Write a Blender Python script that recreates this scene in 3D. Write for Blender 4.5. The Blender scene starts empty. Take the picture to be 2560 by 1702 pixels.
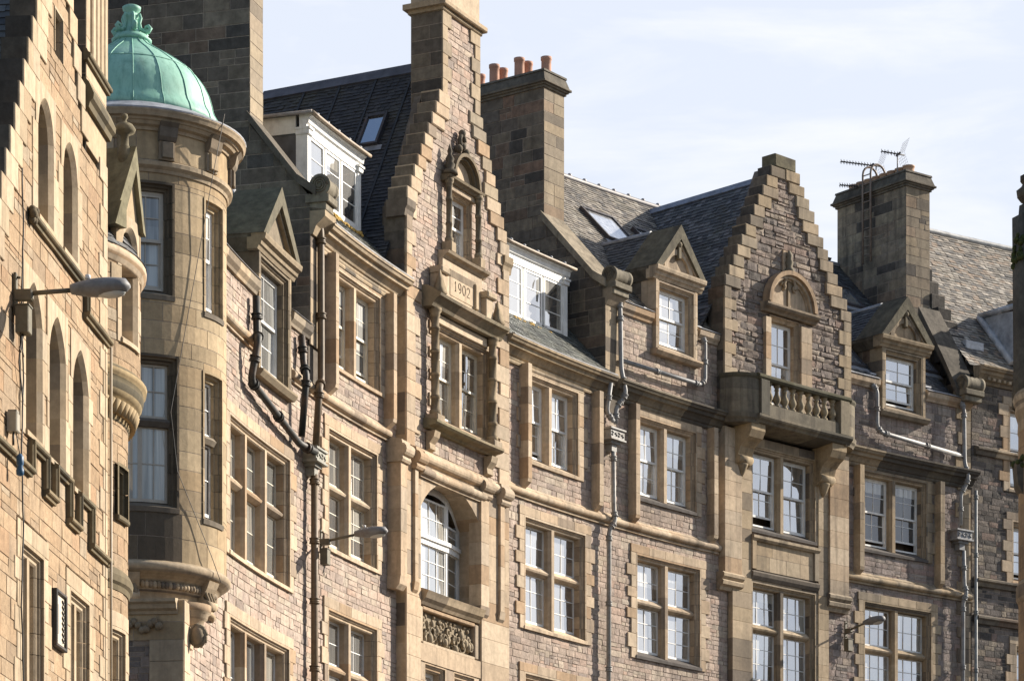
import bpy, math, random
from mathutils import Vector, noise
random.seed(7)
sc = bpy.context.scene
col = sc.collection
R = math.radians
# ---------------------------------------------------------------- camera, sky, sun, exposure
cam = bpy.data.cameras.new('camera')
camo = bpy.data.objects.new('camera', cam); col.objects.link(camo)
cam.sensor_width = 36; cam.lens = 36*7700/2560
cam.shift_y = 2049/2560
cam.clip_start = 1; cam.clip_end = 3000
camo.location = (0, 0, 0); camo.rotation_euler = (R(90), 0, 0)
sc.camera = camo
SUN_AZ, SUN_EL = math.atan2(.895, .446), R(26)      # azimuth clockwise from +Y
w = bpy.data.worlds.new('World'); sc.world = w; w.use_nodes = True
nt = w.node_tree; nd = nt.nodes; lk = nt.links
bg = nd['Background']
sky = nd.new('ShaderNodeTexSky'); sky.sky_type = 'NISHITA'; sky.sun_disc = False
sky.sun_elevation = SUN_EL; sky.sun_rotation = SUN_AZ; sky.air_density = 1; sky.dust_density = 2.0; sky.altitude = 100
tc = nd.new('ShaderNodeTexCoord'); mp = nd.new('ShaderNodeMapping'); mp.inputs['Scale'].default_value = (5, 5, 22)
mp.inputs['Rotation'].default_value = (0.15, 0.1, 0.3)
nz = nd.new('ShaderNodeTexNoise'); nz.inputs['Scale'].default_value = 1.6; nz.inputs['Detail'].default_value = 7; nz.inputs['Roughness'].default_value = .58
nz.inputs['Distortion'].default_value = .5
rp = nd.new('ShaderNodeValToRGB'); rp.color_ramp.elements[0].position = .47; rp.color_ramp.elements[1].position = .74
rp.color_ramp.elements[0].color = (0, 0, 0, 1)
mx = nd.new('ShaderNodeMix'); mx.data_type = 'RGBA'
mx.inputs[7].default_value = (5.75, 6.15, 7.0, 1)
lk.new(tc.outputs['Generated'], mp.inputs[0]); lk.new(mp.outputs[0], nz.inputs['Vector']); lk.new(nz.outputs['Fac'], rp.inputs[0])

sx_ = nd.new('ShaderNodeSeparateXYZ'); lk.new(tc.outputs['Generated'], sx_.inputs[0])
el = nd.new('ShaderNodeMapRange'); el.interpolation_type = 'SMOOTHSTEP'; el.inputs[1].default_value = .38; el.inputs[2].default_value = .75; el.inputs[3].default_value = 1; el.inputs[4].default_value = .18
lk.new(sx_.outputs['Z'], el.inputs[0])
mu = nd.new('ShaderNodeMath'); mu.operation = 'MULTIPLY'; mu.inputs[0].default_value = .92; lk.new(el.outputs[0], mu.inputs[1]); 
vd = nd.new('ShaderNodeVectorMath'); vd.operation = 'DOT_PRODUCT'; vd.inputs[1].default_value = (.62, .78, 0); lk.new(tc.outputs['Generated'], vd.inputs[0])
az = nd.new('ShaderNodeMapRange'); az.interpolation_type = 'SMOOTHSTEP'; az.inputs[1].default_value = -.1; az.inputs[2].default_value = .6; az.inputs[3].default_value = .08; az.inputs[4].default_value = 1
lk.new(vd.outputs['Value'], az.inputs[0])
m2 = nd.new('ShaderNodeMath'); m2.operation = 'MULTIPLY'; lk.new(mu.outputs[0], m2.inputs[0]); lk.new(az.outputs[0], m2.inputs[1]); lk.new(m2.outputs[0], mx.inputs[0])
lk.new(sky.outputs[0], mx.inputs[6]); mc = nd.new('ShaderNodeMix'); mc.data_type = 'RGBA'; mc.inputs[7].default_value = (6.9, 7.0, 7.2, 1)
m3 = nd.new('ShaderNodeMath'); m3.operation = 'MULTIPLY'; lk.new(rp.outputs['Color'], m3.inputs[0]); lk.new(mx.outputs[2], mc.inputs[6])
lk.new(m3.outputs[0], mc.inputs[0]); lk.new(mc.outputs[2], bg.inputs['Color']); lk.new(az.outputs[0], m3.inputs[1])
bg.inputs['Strength'].default_value = .078
sl = bpy.data.lights.new('sun', 'SUN'); sl.energy = 5.0; sl.angle = R(.55); sl.color = (1, .90, .765)
so = bpy.data.objects.new('sun', sl); col.objects.link(so)
sd = Vector((math.sin(SUN_AZ)*math.cos(SUN_EL), math.cos(SUN_AZ)*math.cos(SUN_EL), math.sin(SUN_EL)))
so.rotation_euler = sd.to_track_quat('Z', 'Y').to_euler(); so.location = (60, 40, 70)
vs = sc.view_settings; vs.view_transform = 'Standard'; vs.look = 'None'; vs.gamma = 1; vs.exposure = 0.92; vs.use_curve_mapping = False
cy = sc.cycles; cy.max_bounces = 5; cy.diffuse_bounces = 3; cy.glossy_bounces = 3; cy.transmission_bounces = 2
cy.use_denoising = True; cy.caustics_reflective = False; cy.caustics_refractive = False

# ---------------------------------------------------------------- materials
M = {}
def newmat(name):
    m = bpy.data.materials.new(name); m.use_nodes = True
    t = m.node_tree; b = t.nodes['Principled BSDF']
    M[name] = m
    return m, t, b
def n_noise(t, scale, detail=4, rough=.55, vec=None):
    n = t.nodes.new('ShaderNodeTexNoise'); n.inputs['Scale'].default_value = scale
    n.inputs['Detail'].default_value = detail; n.inputs['Roughness'].default_value = rough
    if vec: t.links.new(vec, n.inputs['Vector'])
    return n
def ramp(t, src, p0, p1, c0, c1):
    r = t.nodes.new('ShaderNodeValToRGB'); e = r.color_ramp.elements
    e[0].position = p0; e[1].position = p1; e[0].color = (*c0, 1); e[1].color = (*c1, 1)
    t.links.new(src, r.inputs[0]); return r
def mixc(t, kind, f, a, b):
    m = t.nodes.new('ShaderNodeMix'); m.data_type = 'RGBA'; m.blend_type = kind
    for s_, v in ((0, f), (6, a), (7, b)):
        if hasattr(v, 'links'): t.links.new(v, m.inputs[s_])
        elif isinstance(v, tuple): m.inputs[s_].default_value = (*v, 1)
        else: m.inputs[s_].default_value = v
    return m.outputs[2]
def geo_vec(t, scale=(1, 1, 1)):
    g = t.nodes.new('ShaderNodeNewGeometry'); mp_ = t.nodes.new('ShaderNodeMapping')
    mp_.inputs['Scale'].default_value = scale; t.links.new(g.outputs['Position'], mp_.inputs[0]); return mp_.outputs[0]
def stone(name, fine, bump, bdist, soot, sootcol=(.055, .048, .042), lo=.75, hi=1.2, streak=.5, blotch=1.3):
    m, t, b = newmat(name)
    at = t.nodes.new('ShaderNodeAttribute'); at.attribute_name = 'Col'
    v = geo_vec(t)
    n1 = n_noise(t, fine, 6, .65, v); r1 = ramp(t, n1.outputs['Fac'], .3, .72, (lo,)*3, (hi,)*3)
    c = mixc(t, 'MULTIPLY', 1.0, at.outputs['Color'], r1.outputs['Color'])
    n2 = n_noise(t, blotch, 5, .6, v); r2 = ramp(t, n2.outputs['Fac'], .5, .78, (0, 0, 0), (soot,)*3)
    gx = t.nodes.new('ShaderNodeSeparateXYZ'); t.links.new(geo_vec(t), gx.inputs[0])
    far = t.nodes.new('ShaderNodeMapRange'); far.inputs[1].default_value = -6; far.inputs[2].default_value = 9; far.inputs[3].default_value = .55; far.inputs[4].default_value = 1.15
    t.links.new(gx.outputs['X'], far.inputs[0])
    def amt(r):
        q = t.nodes.new('ShaderNodeMath'); q.operation = 'MULTIPLY'; q.use_clamp = True; t.links.new(r.outputs['Color'], q.inputs[0]); t.links.new(far.outputs[0], q.inputs[1]); return q.outputs[0]
    c = mixc(t, 'MIX', amt(r2), c, sootcol)
    n4 = n_noise(t, 1.0, 5, .62, geo_vec(t, (3.6, 3.6, .24))); r4 = ramp(t, n4.outputs['Fac'], .5, .74, (0, 0, 0), (streak,)*3)
    c = mixc(t, 'MIX', amt(r4), c, sootcol)
    t.links.new(c, b.inputs['Base Color']); b.inputs['Roughness'].default_value = .92
    b.inputs['Specular IOR Level'].default_value = .2
    n3 = n_noise(t, fine*1.7, 8, .7, v)
    bp = t.nodes.new('ShaderNodeBump'); bp.inputs['Strength'].default_value = bump; bp.inputs['Distance'].default_value = bdist
    t.links.new(n3.outputs['Fac'], bp.inputs['Height']); t.links.new(bp.outputs[0], b.inputs['Normal'])
    return m
stone('rubble', 9, .6, .035, .6, streak=.5, blotch=.6)
stone('ashlar', 7, .3, .02, .42, lo=.8, hi=1.14, streak=.55, blotch=.8)
stone('sooty', 5, .4, .03, .85, sootcol=(.04, .036, .033), lo=.6, hi=1.25, blotch=.75, streak=.6)
stone('moulding', 8, .25, .02, .62, lo=.8, hi=1.15, streak=.62, blotch=1.8)
stone('mortar', 12, .5, .02, .5)
def attr_mat(name, rough, fine, lo, hi, bump, spec=.5, metal=0, stain=None):
    m, t, b = newmat(name)
    at = t.nodes.new('ShaderNodeAttribute'); at.attribute_name = 'Col'
    v = geo_vec(t); n1 = n_noise(t, fine, 5, .6, v); r1 = ramp(t, n1.outputs['Fac'], .3, .7, (lo,)*3, (hi,)*3)
    c = mixc(t, 'MULTIPLY', 1.0, at.outputs['Color'], r1.outputs['Color'])
    if stain:
        n2 = n_noise(t, stain[0], 6, .65, geo_vec(t, stain[3])); r2 = ramp(t, n2.outputs['Fac'], .5, .78, (0, 0, 0), (stain[1],)*3); c = mixc(t, 'MIX', r2.outputs['Color'], c, stain[2])
    t.links.new(c, b.inputs['Base Color']); b.inputs['Roughness'].default_value = rough
    b.inputs['Specular IOR Level'].default_value = spec; b.inputs['Metallic'].default_value = metal
    bp = t.nodes.new('ShaderNodeBump'); bp.inputs['Strength'].default_value = bump; bp.inputs['Distance'].default_value = .02
    t.links.new(n1.outputs['Fac'], bp.inputs['Height']); t.links.new(bp.outputs[0], b.inputs['Normal'])
attr_mat('slate', .62, 6, .75, 1.25, .3, stain=(.9, .6, (.10, .095, .06), (1, 1, 1)))
attr_mat('paint', .5, 5, .84, 1.05, .15, stain=(1.0, .45, (.38, .34, .27), (6, 6, 1.2)))
attr_mat('metal', .6, 7, .7, 1.2, .2, stain=(2.5, .6, (.14, .075, .04), (1, 1, 1)))
attr_mat('lead', .5, 3.5, .6, 1.25, .2)
attr_mat('clay', .85, 6, .8, 1.15, .3, stain=(3, .6, (.16, .11, .085), (1, 1, 1)))
attr_mat('moss', .95, 14, .4, 1.4, 1.0)
def copper():
    m, t, b = newmat('copper')
    v = geo_vec(t); n1 = n_noise(t, 1.5, 6, .6, geo_vec(t, (1, 1, .45)))
    r1 = ramp(t, n1.outputs['Fac'], .3, .7, (.22, .46, .365), (.34, .58, .485))
    n2 = n_noise(t, 1.0, 6, .7, geo_vec(t, (7, 7, 1.1))); r2 = ramp(t, n2.outputs['Fac'], .47, .76, (0, 0, 0), (.8, .8, .8))
    c = mixc(t, 'MIX', r2.outputs['Color'], r1.outputs['Color'], (.12, .27, .21))
    n4 = n_noise(t, 2.6, 6, .7, geo_vec(t, (1, 1, .6))); r4 = ramp(t, n4.outputs['Fac'], .6, .8, (0, 0, 0), (.55, .55, .55)); c = mixc(t, 'MIX', r4.outputs['Color'], c, (.16, .17, .12))
    nb = n_noise(t, 1.6, 3, .5, v); bp = t.nodes.new('ShaderNodeBump'); bp.inputs['Strength'].default_value = .35; bp.inputs['Distance'].default_value = .06
    t.links.new(nb.outputs['Fac'], bp.inputs['Height']); t.links.new(bp.outputs[0], b.inputs['Normal'])
    t.links.new(c, b.inputs['Base Color']); b.inputs['Roughness'].default_value = .6
    b.inputs['Specular IOR Level'].default_value = .3
copper()
def glass(nm, lo, hi):
    m, t, b = newmat(nm)
    at = t.nodes.new('ShaderNodeAttribute'); at.attribute_name = 'Col'
    wv = t.nodes.new('ShaderNodeTexNoise'); wv.inputs['Scale'].default_value = 1.0; wv.inputs['Detail'].default_value = 3
    t.links.new(geo_vec(t, (9, 9, .35)), wv.inputs['Vector'])
    r1 = ramp(t, wv.outputs['Fac'], .35, .65, (.5,)*3, (1.25,)*3)
    c = mixc(t, 'MULTIPLY', 1.0, at.outputs['Color'], r1.outputs['Color'])
    t.links.new(c, b.inputs['Base Color']); b.inputs['Roughness'].default_value = .6
    gl = t.nodes.new('ShaderNodeBsdfGlossy'); gl.inputs['Roughness'].default_value = .015; gl.inputs['Color'].default_value = (.93, .96, 1, 1)
    nn = n_noise(t, 1.6, 2, .5, geo_vec(t)); bp = t.nodes.new('ShaderNodeBump'); bp.inputs['Strength'].default_value = .05; bp.inputs['Distance'].default_value = .05
    t.links.new(nn.outputs['Fac'], bp.inputs['Height']); t.links.new(bp.outputs[0], gl.inputs['Normal'])
    lw = t.nodes.new('ShaderNodeLayerWeight'); lw.inputs['Blend'].default_value = .45
    mr = t.nodes.new('ShaderNodeMapRange'); mr.inputs[3].default_value = lo; mr.inputs[4].default_value = hi
    t.links.new(lw.outputs['Fresnel'], mr.inputs[0])
    ms = t.nodes.new('ShaderNodeMixShader'); t.links.new(mr.outputs[0], ms.inputs[0])
    t.links.new(b.outputs[0], ms.inputs[1]); t.links.new(gl.outputs[0], ms.inputs[2])
    t.links.new(ms.outputs[0], t.nodes['Material Output'].inputs['Surface'])
glass('glass', .46, .95); glass('glass_dark', .08, .55)

# ---------------------------------------------------------------- palettes (base colours of single stones)
def pick(pal):
    r = random.random()*sum(p[0] for p in pal)
    for wgt, c in pal:
        r -= wgt
        if r <= 0: break
    k = random.uniform(.9, 1.1); h = random.uniform(-.02, .02)
    return (max(.01, c[0]*k*(1+h)), c[1]*k, max(.01, c[2]*k*(1-h)))
P_RUB = [(5, (.44, .355, .295)), (4, (.425, .335, .28)), (3, (.46, .385, .31)), (2, (.385, .312, .265)), (.8, (.32, .262, .228)), (1.4, (.45, .335, .27))]
P_RUB2 = [(4, (.31, .26, .235)), (3, (.285, .235, .215)), (2, (.33, .28, .24)), (2, (.24, .205, .19)), (.7, (.18, .16, .15)), (1, (.31, .23, .20))]
P_RUB3 = [(3, (.21, .18, .16)), (3, (.15, .132, .12)), (2, (.26, .22, .175)), (3, (.09, .082, .077)), (1, (.25, .185, .155))]
P_RUBG = [(4, (.27, .22, .19)), (3, (.23, .19, .17)), (2, (.30, .25, .205)), (2, (.18, .155, .142)), (.7, (.125, .11, .10)), (1, (.28, .205, .17))]
P_ASH = [(5, (.52, .415, .30)), (3, (.48, .37, .26)), (2, (.43, .345, .255)), (1.5, (.40, .285, .185)), (.7, (.31, .245, .185))]
P_ASH2 = [(5, (.42, .335, .235)), (3, (.37, .29, .195)), (2, (.33, .27, .20)), (1.6, (.24, .195, .145)), (.8, (.16, .135, .11))]
P_SOOT_SHADE = [(4, (.14, .12, .10)), (3, (.175, .15, .12)), (2, (.215, .182, .14)), (1.6, (.095, .086, .077)), (.8, (.19, .14, .105))]  # soot, and the painted shade of sides facing down the street
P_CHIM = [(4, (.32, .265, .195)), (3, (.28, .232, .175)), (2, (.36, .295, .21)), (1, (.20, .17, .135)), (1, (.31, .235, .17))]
P_LB = [(5, (.37, .27, .175)), (3, (.345, .245, .155)), (2, (.355, .24, .15)), (1, (.31, .23, .155)), (1, (.39, .31, .22))]
P_LBA = [(5, (.45, .36, .255)), (3, (.42, .33, .225)), (1, (.39, .305, .205))]
P_TOW = [(5, (.45, .35, .225)), (3, (.40, .30, .185)), (2, (.36, .28, .18)), (1, (.30, .235, .155))]
P_SLD = [(3, (.055, .058, .066)), (3, (.075, .08, .088)), (2, (.10, .105, .11)), (1, (.135, .14, .145))]
P_SLK = [(3, (.035, .036, .041)), (3, (.045, .046, .051)), (1, (.055, .056, .06))]
P_SLL = [(3, (.17, .152, .132)), (3, (.22, .195, .165)), (2, (.275, .245, .205)), (2, (.11, .103, .097)), (1, (.34, .31, .265))]
P_SLG = [(3, (.085, .095, .09)), (3, (.12, .13, .12)), (2, (.06, .065, .065)), (1, (.15, .155, .14))]
MORT = (.34, .285, .235)
WHITE = (.80, .80, .78); CREAM = (.72, .67, .56); LEADC = (.30, .32, .36); PIPEG = (.27, .275, .28)
def tone(c, k): return (c[0]*k, c[1]*k, c[2]*k)

# ---------------------------------------------------------------- frames: (s along, z up, n outwards) -> world
class Curve:
    """The concave street front: an arc in plan given by its heading, 5 cm steps."""
    step = .7
    def __init__(self):
        # plan integrated from the heading dx/dy = t, which grows evenly along the terrace
        f, cx = 7700., 1280.
        c2, c1, c0 = .00992, .60937, .67284
        xs = [300 + i for i in range(0, 3101)]
        L = [0]; g0 = None
        for x in xs:
            q = (x-1400)/1000; g = 1/((c2*q*q + c1*q + c0) - (x-cx)/f)/f
            if g0 is not None: L.append(L[-1] + (g+g0)/2)
            g0 = g
        i0 = xs.index(1791); k = 90.6/math.exp(L[i0])
        Y = [k*math.exp(l) for l in L]; X = [(x-cx)/f*y for x, y in zip(xs, Y)]
        s = [0]
        for i in range(1, len(xs)): s.append(s[-1] + math.hypot(X[i]-X[i-1], Y[i]-Y[i-1]))
        o = s[xs.index(1280)]; s = [v-o for v in s]
        self.s0 = s[0]; self.ds = .05; self.X = []; self.Y = []; j = 0
        v = s[0]
        while v < s[-1]:
            while s[j+1] < v: j += 1
            a = (v-s[j])/(s[j+1]-s[j])
            self.X.append(X[j]+a*(X[j+1]-X[j])); self.Y.append(Y[j]+a*(Y[j+1]-Y[j])); v += .05
        self.n = len(self.X)
    def P(self, s, z, n=0):
        q = (s-self.s0)/self.ds; i = int(min(max(q, 0), self.n-22)); a = q-i
        x0, y0 = self.X[i], self.Y[i]
        i2 = min(i+20, self.n-1); tx, ty = self.X[i2]-self.X[max(i-20, 0)], self.Y[i2]-self.Y[max(i-20, 0)]
        l = math.hypot(tx, ty); tx /= l; ty /= l
        return (x0+tx*a*self.ds+ty*n, y0+ty*a*self.ds-tx*n, z)
class Plane:
    step = 1e9
    def __init__(self, o, d):
        l = math.hypot(*d); self.o = o; self.d = (d[0]/l, d[1]/l)
    def P(self, s, z, n=0):
        return (self.o[0]+self.d[0]*s+self.d[1]*n, self.o[1]+self.d[1]*s-self.d[0]*n, z)
class Cyl:
    def __init__(self, c, r):
        self.c = c; self.r = r; self.step = r*.11
    def P(self, s, z, n=0):
        a = s/self.r
        return (self.c[0]+(self.r+n)*math.sin(a), self.c[1]-(self.r+n)*math.cos(a), z)
F = Curve()
def tangent(fr, s):
    a, b = Vector(fr.P(s-.05, 0, 0)), Vector(fr.P(s+.05, 0, 0)); return (b-a).normalized()
# ---------------------------------------------------------------- mesh builder
class MB:
    def __init__(self): self.v = []; self.f = []; self.c = []; self.m = []; self.sm = []
    def vert(self, p): self.v.append(tuple(p)); return len(self.v)-1
    def add(self, idx, c, m, smooth=False): self.f.append(idx); self.c.append(c); self.m.append(m); self.sm.append(smooth)
    def quad(self, fr, a, b, c, d, col, mat, smooth=False):
        nu = max(1, math.ceil(max(abs(b[0]-a[0]), abs(c[0]-d[0]))/fr.step)); nv = max(1, math.ceil(max(abs(d[0]-a[0]), abs(c[0]-b[0]))/fr.step))
        if nu == 1 and nv == 1:
            self.add([self.vert(fr.P(*p)) for p in (a, b, c, d)], col, mat, smooth); return
        base = len(self.v)
        for j in range(nv+1):
            q = j/nv
            for i in range(nu+1):
                p = i/nu
                self.vert(fr.P(*[(1-q)*((1-p)*a[k]+p*b[k])+q*((1-p)*d[k]+p*c[k]) for k in range(3)]))
        for j in range(nv):
            for i in range(nu):
                o = base+j*(nu+1)+i; self.add([o, o+1, o+nu+2, o+nu+1], col, mat, smooth)
    def box(self, fr, s0, s1, z0, z1, n0, n1, col, mat, bev=0):
        q = self.quad; b = bev
        q(fr, (s0+b, z0+b, n1), (s1-b, z0+b, n1), (s1-b, z1-b, n1), (s0+b, z1-b, n1), col, mat)
        if b:
            m = n1-b
            q(fr, (s0, z0, m), (s1, z0, m), (s1-b, z0+b, n1), (s0+b, z0+b, n1), col, mat); q(fr, (s0+b, z1-b, n1), (s1-b, z1-b, n1), (s1, z1, m), (s0, z1, m), col, mat)
            q(fr, (s0, z0, m), (s0+b, z0+b, n1), (s0+b, z1-b, n1), (s0, z1, m), col, mat); q(fr, (s1-b, z0+b, n1), (s1, z0, m), (s1, z1, m), (s1-b, z1-b, n1), col, mat)
            n1 = m
        q(fr, (s0, z0, n0), (s1, z0, n0), (s1, z0, n1), (s0, z0, n1), col, mat); q(fr, (s0, z1, n1), (s1, z1, n1), (s1, z1, n0), (s0, z1, n0), col, mat)
        q(fr, (s0, z0, n0), (s0, z0, n1), (s0, z1, n1), (s0, z1, n0), col, mat); q(fr, (s1, z0, n1), (s1, z0, n0), (s1, z1, n0), (s1, z1, n1), col, mat)
        q(fr, (s1, z0, n0), (s0, z0, n0), (s0, z1, n0), (s1, z1, n0), col, mat)
    def sweep(self, fr, prof, s0, s1, col, mat, caps=True, seg=None):
        """profile [(n, z)] run along s; seg = length of single stones (own colours)."""
        brk = [s0]
        if seg:
            while brk[-1]+seg*1.4 < s1: brk.append(brk[-1]+seg*random.uniform(.75, 1.25))
        brk.append(s1)
        for i in range(len(brk)-1):
            c = pick(col) if isinstance(col, list) else col
            for (na, za), (nb, zb) in zip(prof, prof[1:]):
                self.quad(fr, (brk[i], za, na), (brk[i+1], za, na), (brk[i+1], zb, nb), (brk[i], zb, nb), c, mat)
        if caps:
            c = pick(col) if isinstance(col, list) else col
            self.add([self.vert(fr.P(s0, z, n)) for n, z in prof], c, mat); self.add([self.vert(fr.P(s1, z, n)) for n, z in reversed(prof)], c, mat)
    def prism(self, fr, pts, n0, n1, col, mat):
        f = [self.vert(fr.P(s, z, n1)) for s, z in pts]; b = [self.vert(fr.P(s, z, n0)) for s, z in pts]; k = len(pts)
        self.add(f, col, mat); self.add(b[::-1], col, mat)
        for i in range(k): self.add([f[i], b[i], b[(i+1) % k], f[(i+1) % k]], col, mat)
    def frustum(self, s0, s1, n0, n1, z0, z1, e0, e1, col, mat):
        lo = [self.vert(F.P(*p)) for p in ((s0-e0, z0, n1+e0), (s1+e0, z0, n1+e0), (s1+e0, z0, n0-e0), (s0-e0, z0, n0-e0))]
        hi = [self.vert(F.P(*p)) for p in ((s0-e1, z1, n1+e1), (s1+e1, z1, n1+e1), (s1+e1, z1, n0-e1), (s0-e1, z1, n0-e1))]
        for i in range(4): j = (i+1) % 4; self.add([lo[i], lo[j], hi[j], hi[i]], col, mat)
        self.add(hi, col, mat); self.add(lo[::-1], col, mat)
    def tube(self, pts, r, col, mat, seg=8, caps=True):
        pts = [Vector(p) for p in pts]; rings = []; u = None
        rr = r if isinstance(r, (list, tuple)) else [r]*len(pts)
        for i, p in enumerate(pts):
            d = (pts[min(i+1, len(pts)-1)]-pts[max(i-1, 0)]).normalized()
            if u is None: u = d.orthogonal().normalized()
            u = (u-d*u.dot(d)).normalized(); v = d.cross(u)
            rings.append([self.vert(p+rr[i]*(math.cos(a)*u+math.sin(a)*v)) for a in [2*math.pi*k/seg for k in range(seg)]])
        for a, b in zip(rings, rings[1:]):
            for k in range(seg): self.add([a[k], a[(k+1) % seg], b[(k+1) % seg], b[k]], col, mat, True)
        if caps: self.add(rings[0][::-1], col, mat); self.add(rings[-1], col, mat)
    def lathe(self, c, prof, col, mat, seg=24, a0=0, a1=2*math.pi, smooth=True):
        full = abs(a1-a0-2*math.pi) < 1e-6; k = seg if full else seg+1; rings = []
        for r, z in prof:
            rings.append([self.vert((c[0]+r*math.sin(a0+(a1-a0)*i/seg), c[1]-r*math.cos(a0+(a1-a0)*i/seg), c[2]+z)) for i in range(k)])
        for a, b in zip(rings, rings[1:]):
            cc = pick(col) if isinstance(col, list) else col
            for i in range(seg): self.add([a[i], a[(i+1) % k], b[(i+1) % k], b[i]], cc, mat, smooth)
        if full and prof[-1][0] > .001: self.add(rings[-1], pick(col) if isinstance(col, list) else col, mat)
        if full and prof[0][0] > .001: self.add(rings[0][::-1], pick(col) if isinstance(col, list) else col, mat)
    def ball(self, c, r, col, mat, sz=1, seg=10):
        self.lathe(c, [(r*math.sin(math.pi*i/6)+.0005, -r*sz*math.cos(math.pi*i/6)) for i in range(7)], col, mat, seg)
    def arc(self, fr, cs, cz, r0, r1, n0, n1, a0, a1, col, mat, seg=14, sx=1):
        """a curved band standing on the wall, angles from +s towards +z"""
        for i in range(seg):
            A, B = a0+(a1-a0)*i/seg, a0+(a1-a0)*(i+1)/seg
            p = lambda r, a, n: (cs+sx*r*math.cos(a), cz+r*math.sin(a), n)
            self.quad(fr, p(r0, A, n1), p(r1, A, n1), p(r1, B, n1), p(r0, B, n1), col, mat)
            self.quad(fr, p(r1, A, n0), p(r1, B, n0), p(r1, B, n1), p(r1, A, n1), col, mat)
            self.quad(fr, p(r0, A, n0), p(r0, A, n1), p(r0, B, n1), p(r0, B, n0), col, mat)
    def build(self, name, parent=None, smooth_all=False):
        me = bpy.data.meshes.new(name); o = bpy.data.objects.new(name, me); col.objects.link(o)
        off = (0, 0, 0)
        if parent is not None:
            o.parent = parent; r = parent
            while r.parent: r = r.parent
            off = r.location
        me.from_pydata([(x-off[0], y-off[1], z-off[2]) for x, y, z in self.v], [], self.f)
        keys = sorted(set(self.m)); ix = {k: i for i, k in enumerate(keys)}
        for k in keys: me.materials.append(M[k])
        me.polygons.foreach_set('material_index', [ix[k] for k in self.m]); me.polygons.foreach_set('use_smooth', self.sm)
        a = me.attributes.new('Col', 'FLOAT_COLOR', 'FACE'); flat = []
        for c in self.c: flat += [c[0], c[1], c[2], 1]
        a.data.foreach_set('color', flat); me.update()
        return o
def thing(name, label, cat, loc, group=None):
    o = bpy.data.objects.new(name, None); col.objects.link(o); o.location = loc; o.empty_display_size = .3
    o['label'] = label; o['category'] = cat
    if group: o['group'] = group
    return o

# ---------------------------------------------------------------- masonry
def cuts(lo, hi, holes, za, zb):
    iv = [(lo, hi)]
    for h in holes:
        if h[2] < zb-.005 and h[3] > za+.005:
            out = []
            for a, b in iv:
                if h[1] <= a or h[0] >= b: out.append((a, b)); continue
                if h[0] > a: out.append((a, h[0]))
                if h[1] < b: out.append((h[1], b))
            iv = out
    return [(a, b) for a, b in iv if b-a > .02]
def stone_block(mb, fr, a, b, za, zb, n, pal, mat, rough, g, bev, facets):
    a += g; b -= g; za += g; zb -= g
    if b-a < .03 or zb-za < .03: return
    c = pick(pal); out = n+random.uniform(.0, rough); be = min(bev, (b-a)/3, (zb-za)/3)
    nx = max(facets[0] if (b-a) > .22 else 1, math.ceil((b-a)/fr.step)); nz = facets[1] if zb-za > .14 else 1
    xs = [a+be+(b-a-2*be)*i/nx for i in range(nx+1)]; zs = [za+be+(zb-za-2*be)*j/nz for j in range(nz+1)]
    if facets[0] > 1: xs = [xs[0]]+[x+random.uniform(-.25, .25)*(xs[1]-xs[0]) for x in xs[1:-1]]+[xs[-1]]
    base = len(mb.v); tx, tz = random.uniform(-1, 1)*rough*.5, random.uniform(-1, 1)*rough*.4
    for j, z in enumerate(zs):
        for i, x in enumerate(xs):
            edge = (i in (0, nx)) + (j in (0, nz))
            d = out + tx*(i/nx-.5) + tz*(j/nz-.5)
            if facets[0] > 1: d += random.uniform(-.5, .7)*rough + (rough*.5 if edge == 0 else 0)
            mb.vert(fr.P(x, z, max(d, n)))
    W = nx+1
    for j in range(nz):
        for i in range(nx):
            o = base+j*W+i; mb.add([o, o+1, o+W+1, o+W], c, mat)
    # sides running back into the joint
    loop = [base+i for i in range(W)]+[base+j*W+nx for j in range(1, nz+1)]+[base+nz*W+i for i in range(nx-1, -1, -1)]+[base+j*W for j in range(nz-1, 0, -1)]
    sp = [(x, za) for x in [a]+xs[1:-1]+[b]]+[(b, z) for z in zs[1:-1]+[zb]]+[(x, zb) for x in xs[1:-1][::-1]+[a]]+[(a, z) for z in zs[1:-1][::-1]]
    back = [mb.vert(fr.P(x, z, n-.03)) for x, z in sp]; k = len(loop)
    for i in range(k): mb.add([loop[i], back[i], back[(i+1) % k], loop[(i+1) % k]], c, mat)
STY = {  # row height, width, roughness, joint, bevel, facets, snecks
    'rubble': ((.11, .265), (.20, .62), .011, .003, .007, (3, 2), .36),
    'rock': ((.15, .29), (.28, .70), .032, .005, .014, (3, 2), .3),
    'ashlar': ((.30, .40), (.50, .95), .004, .0025, .005, (1, 1), 0),
    'tower': ((.36, .46), (.6, 1.15), .003, .0025, .005, (1, 1), 0),
    'chim': ((.28, .38), (.40, .95), .008, .004, .008, (1, 1), .08),
    'lb': ((.20, .34), (.34, .80), .007, .0025, .006, (2, 1), .25)}
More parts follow.
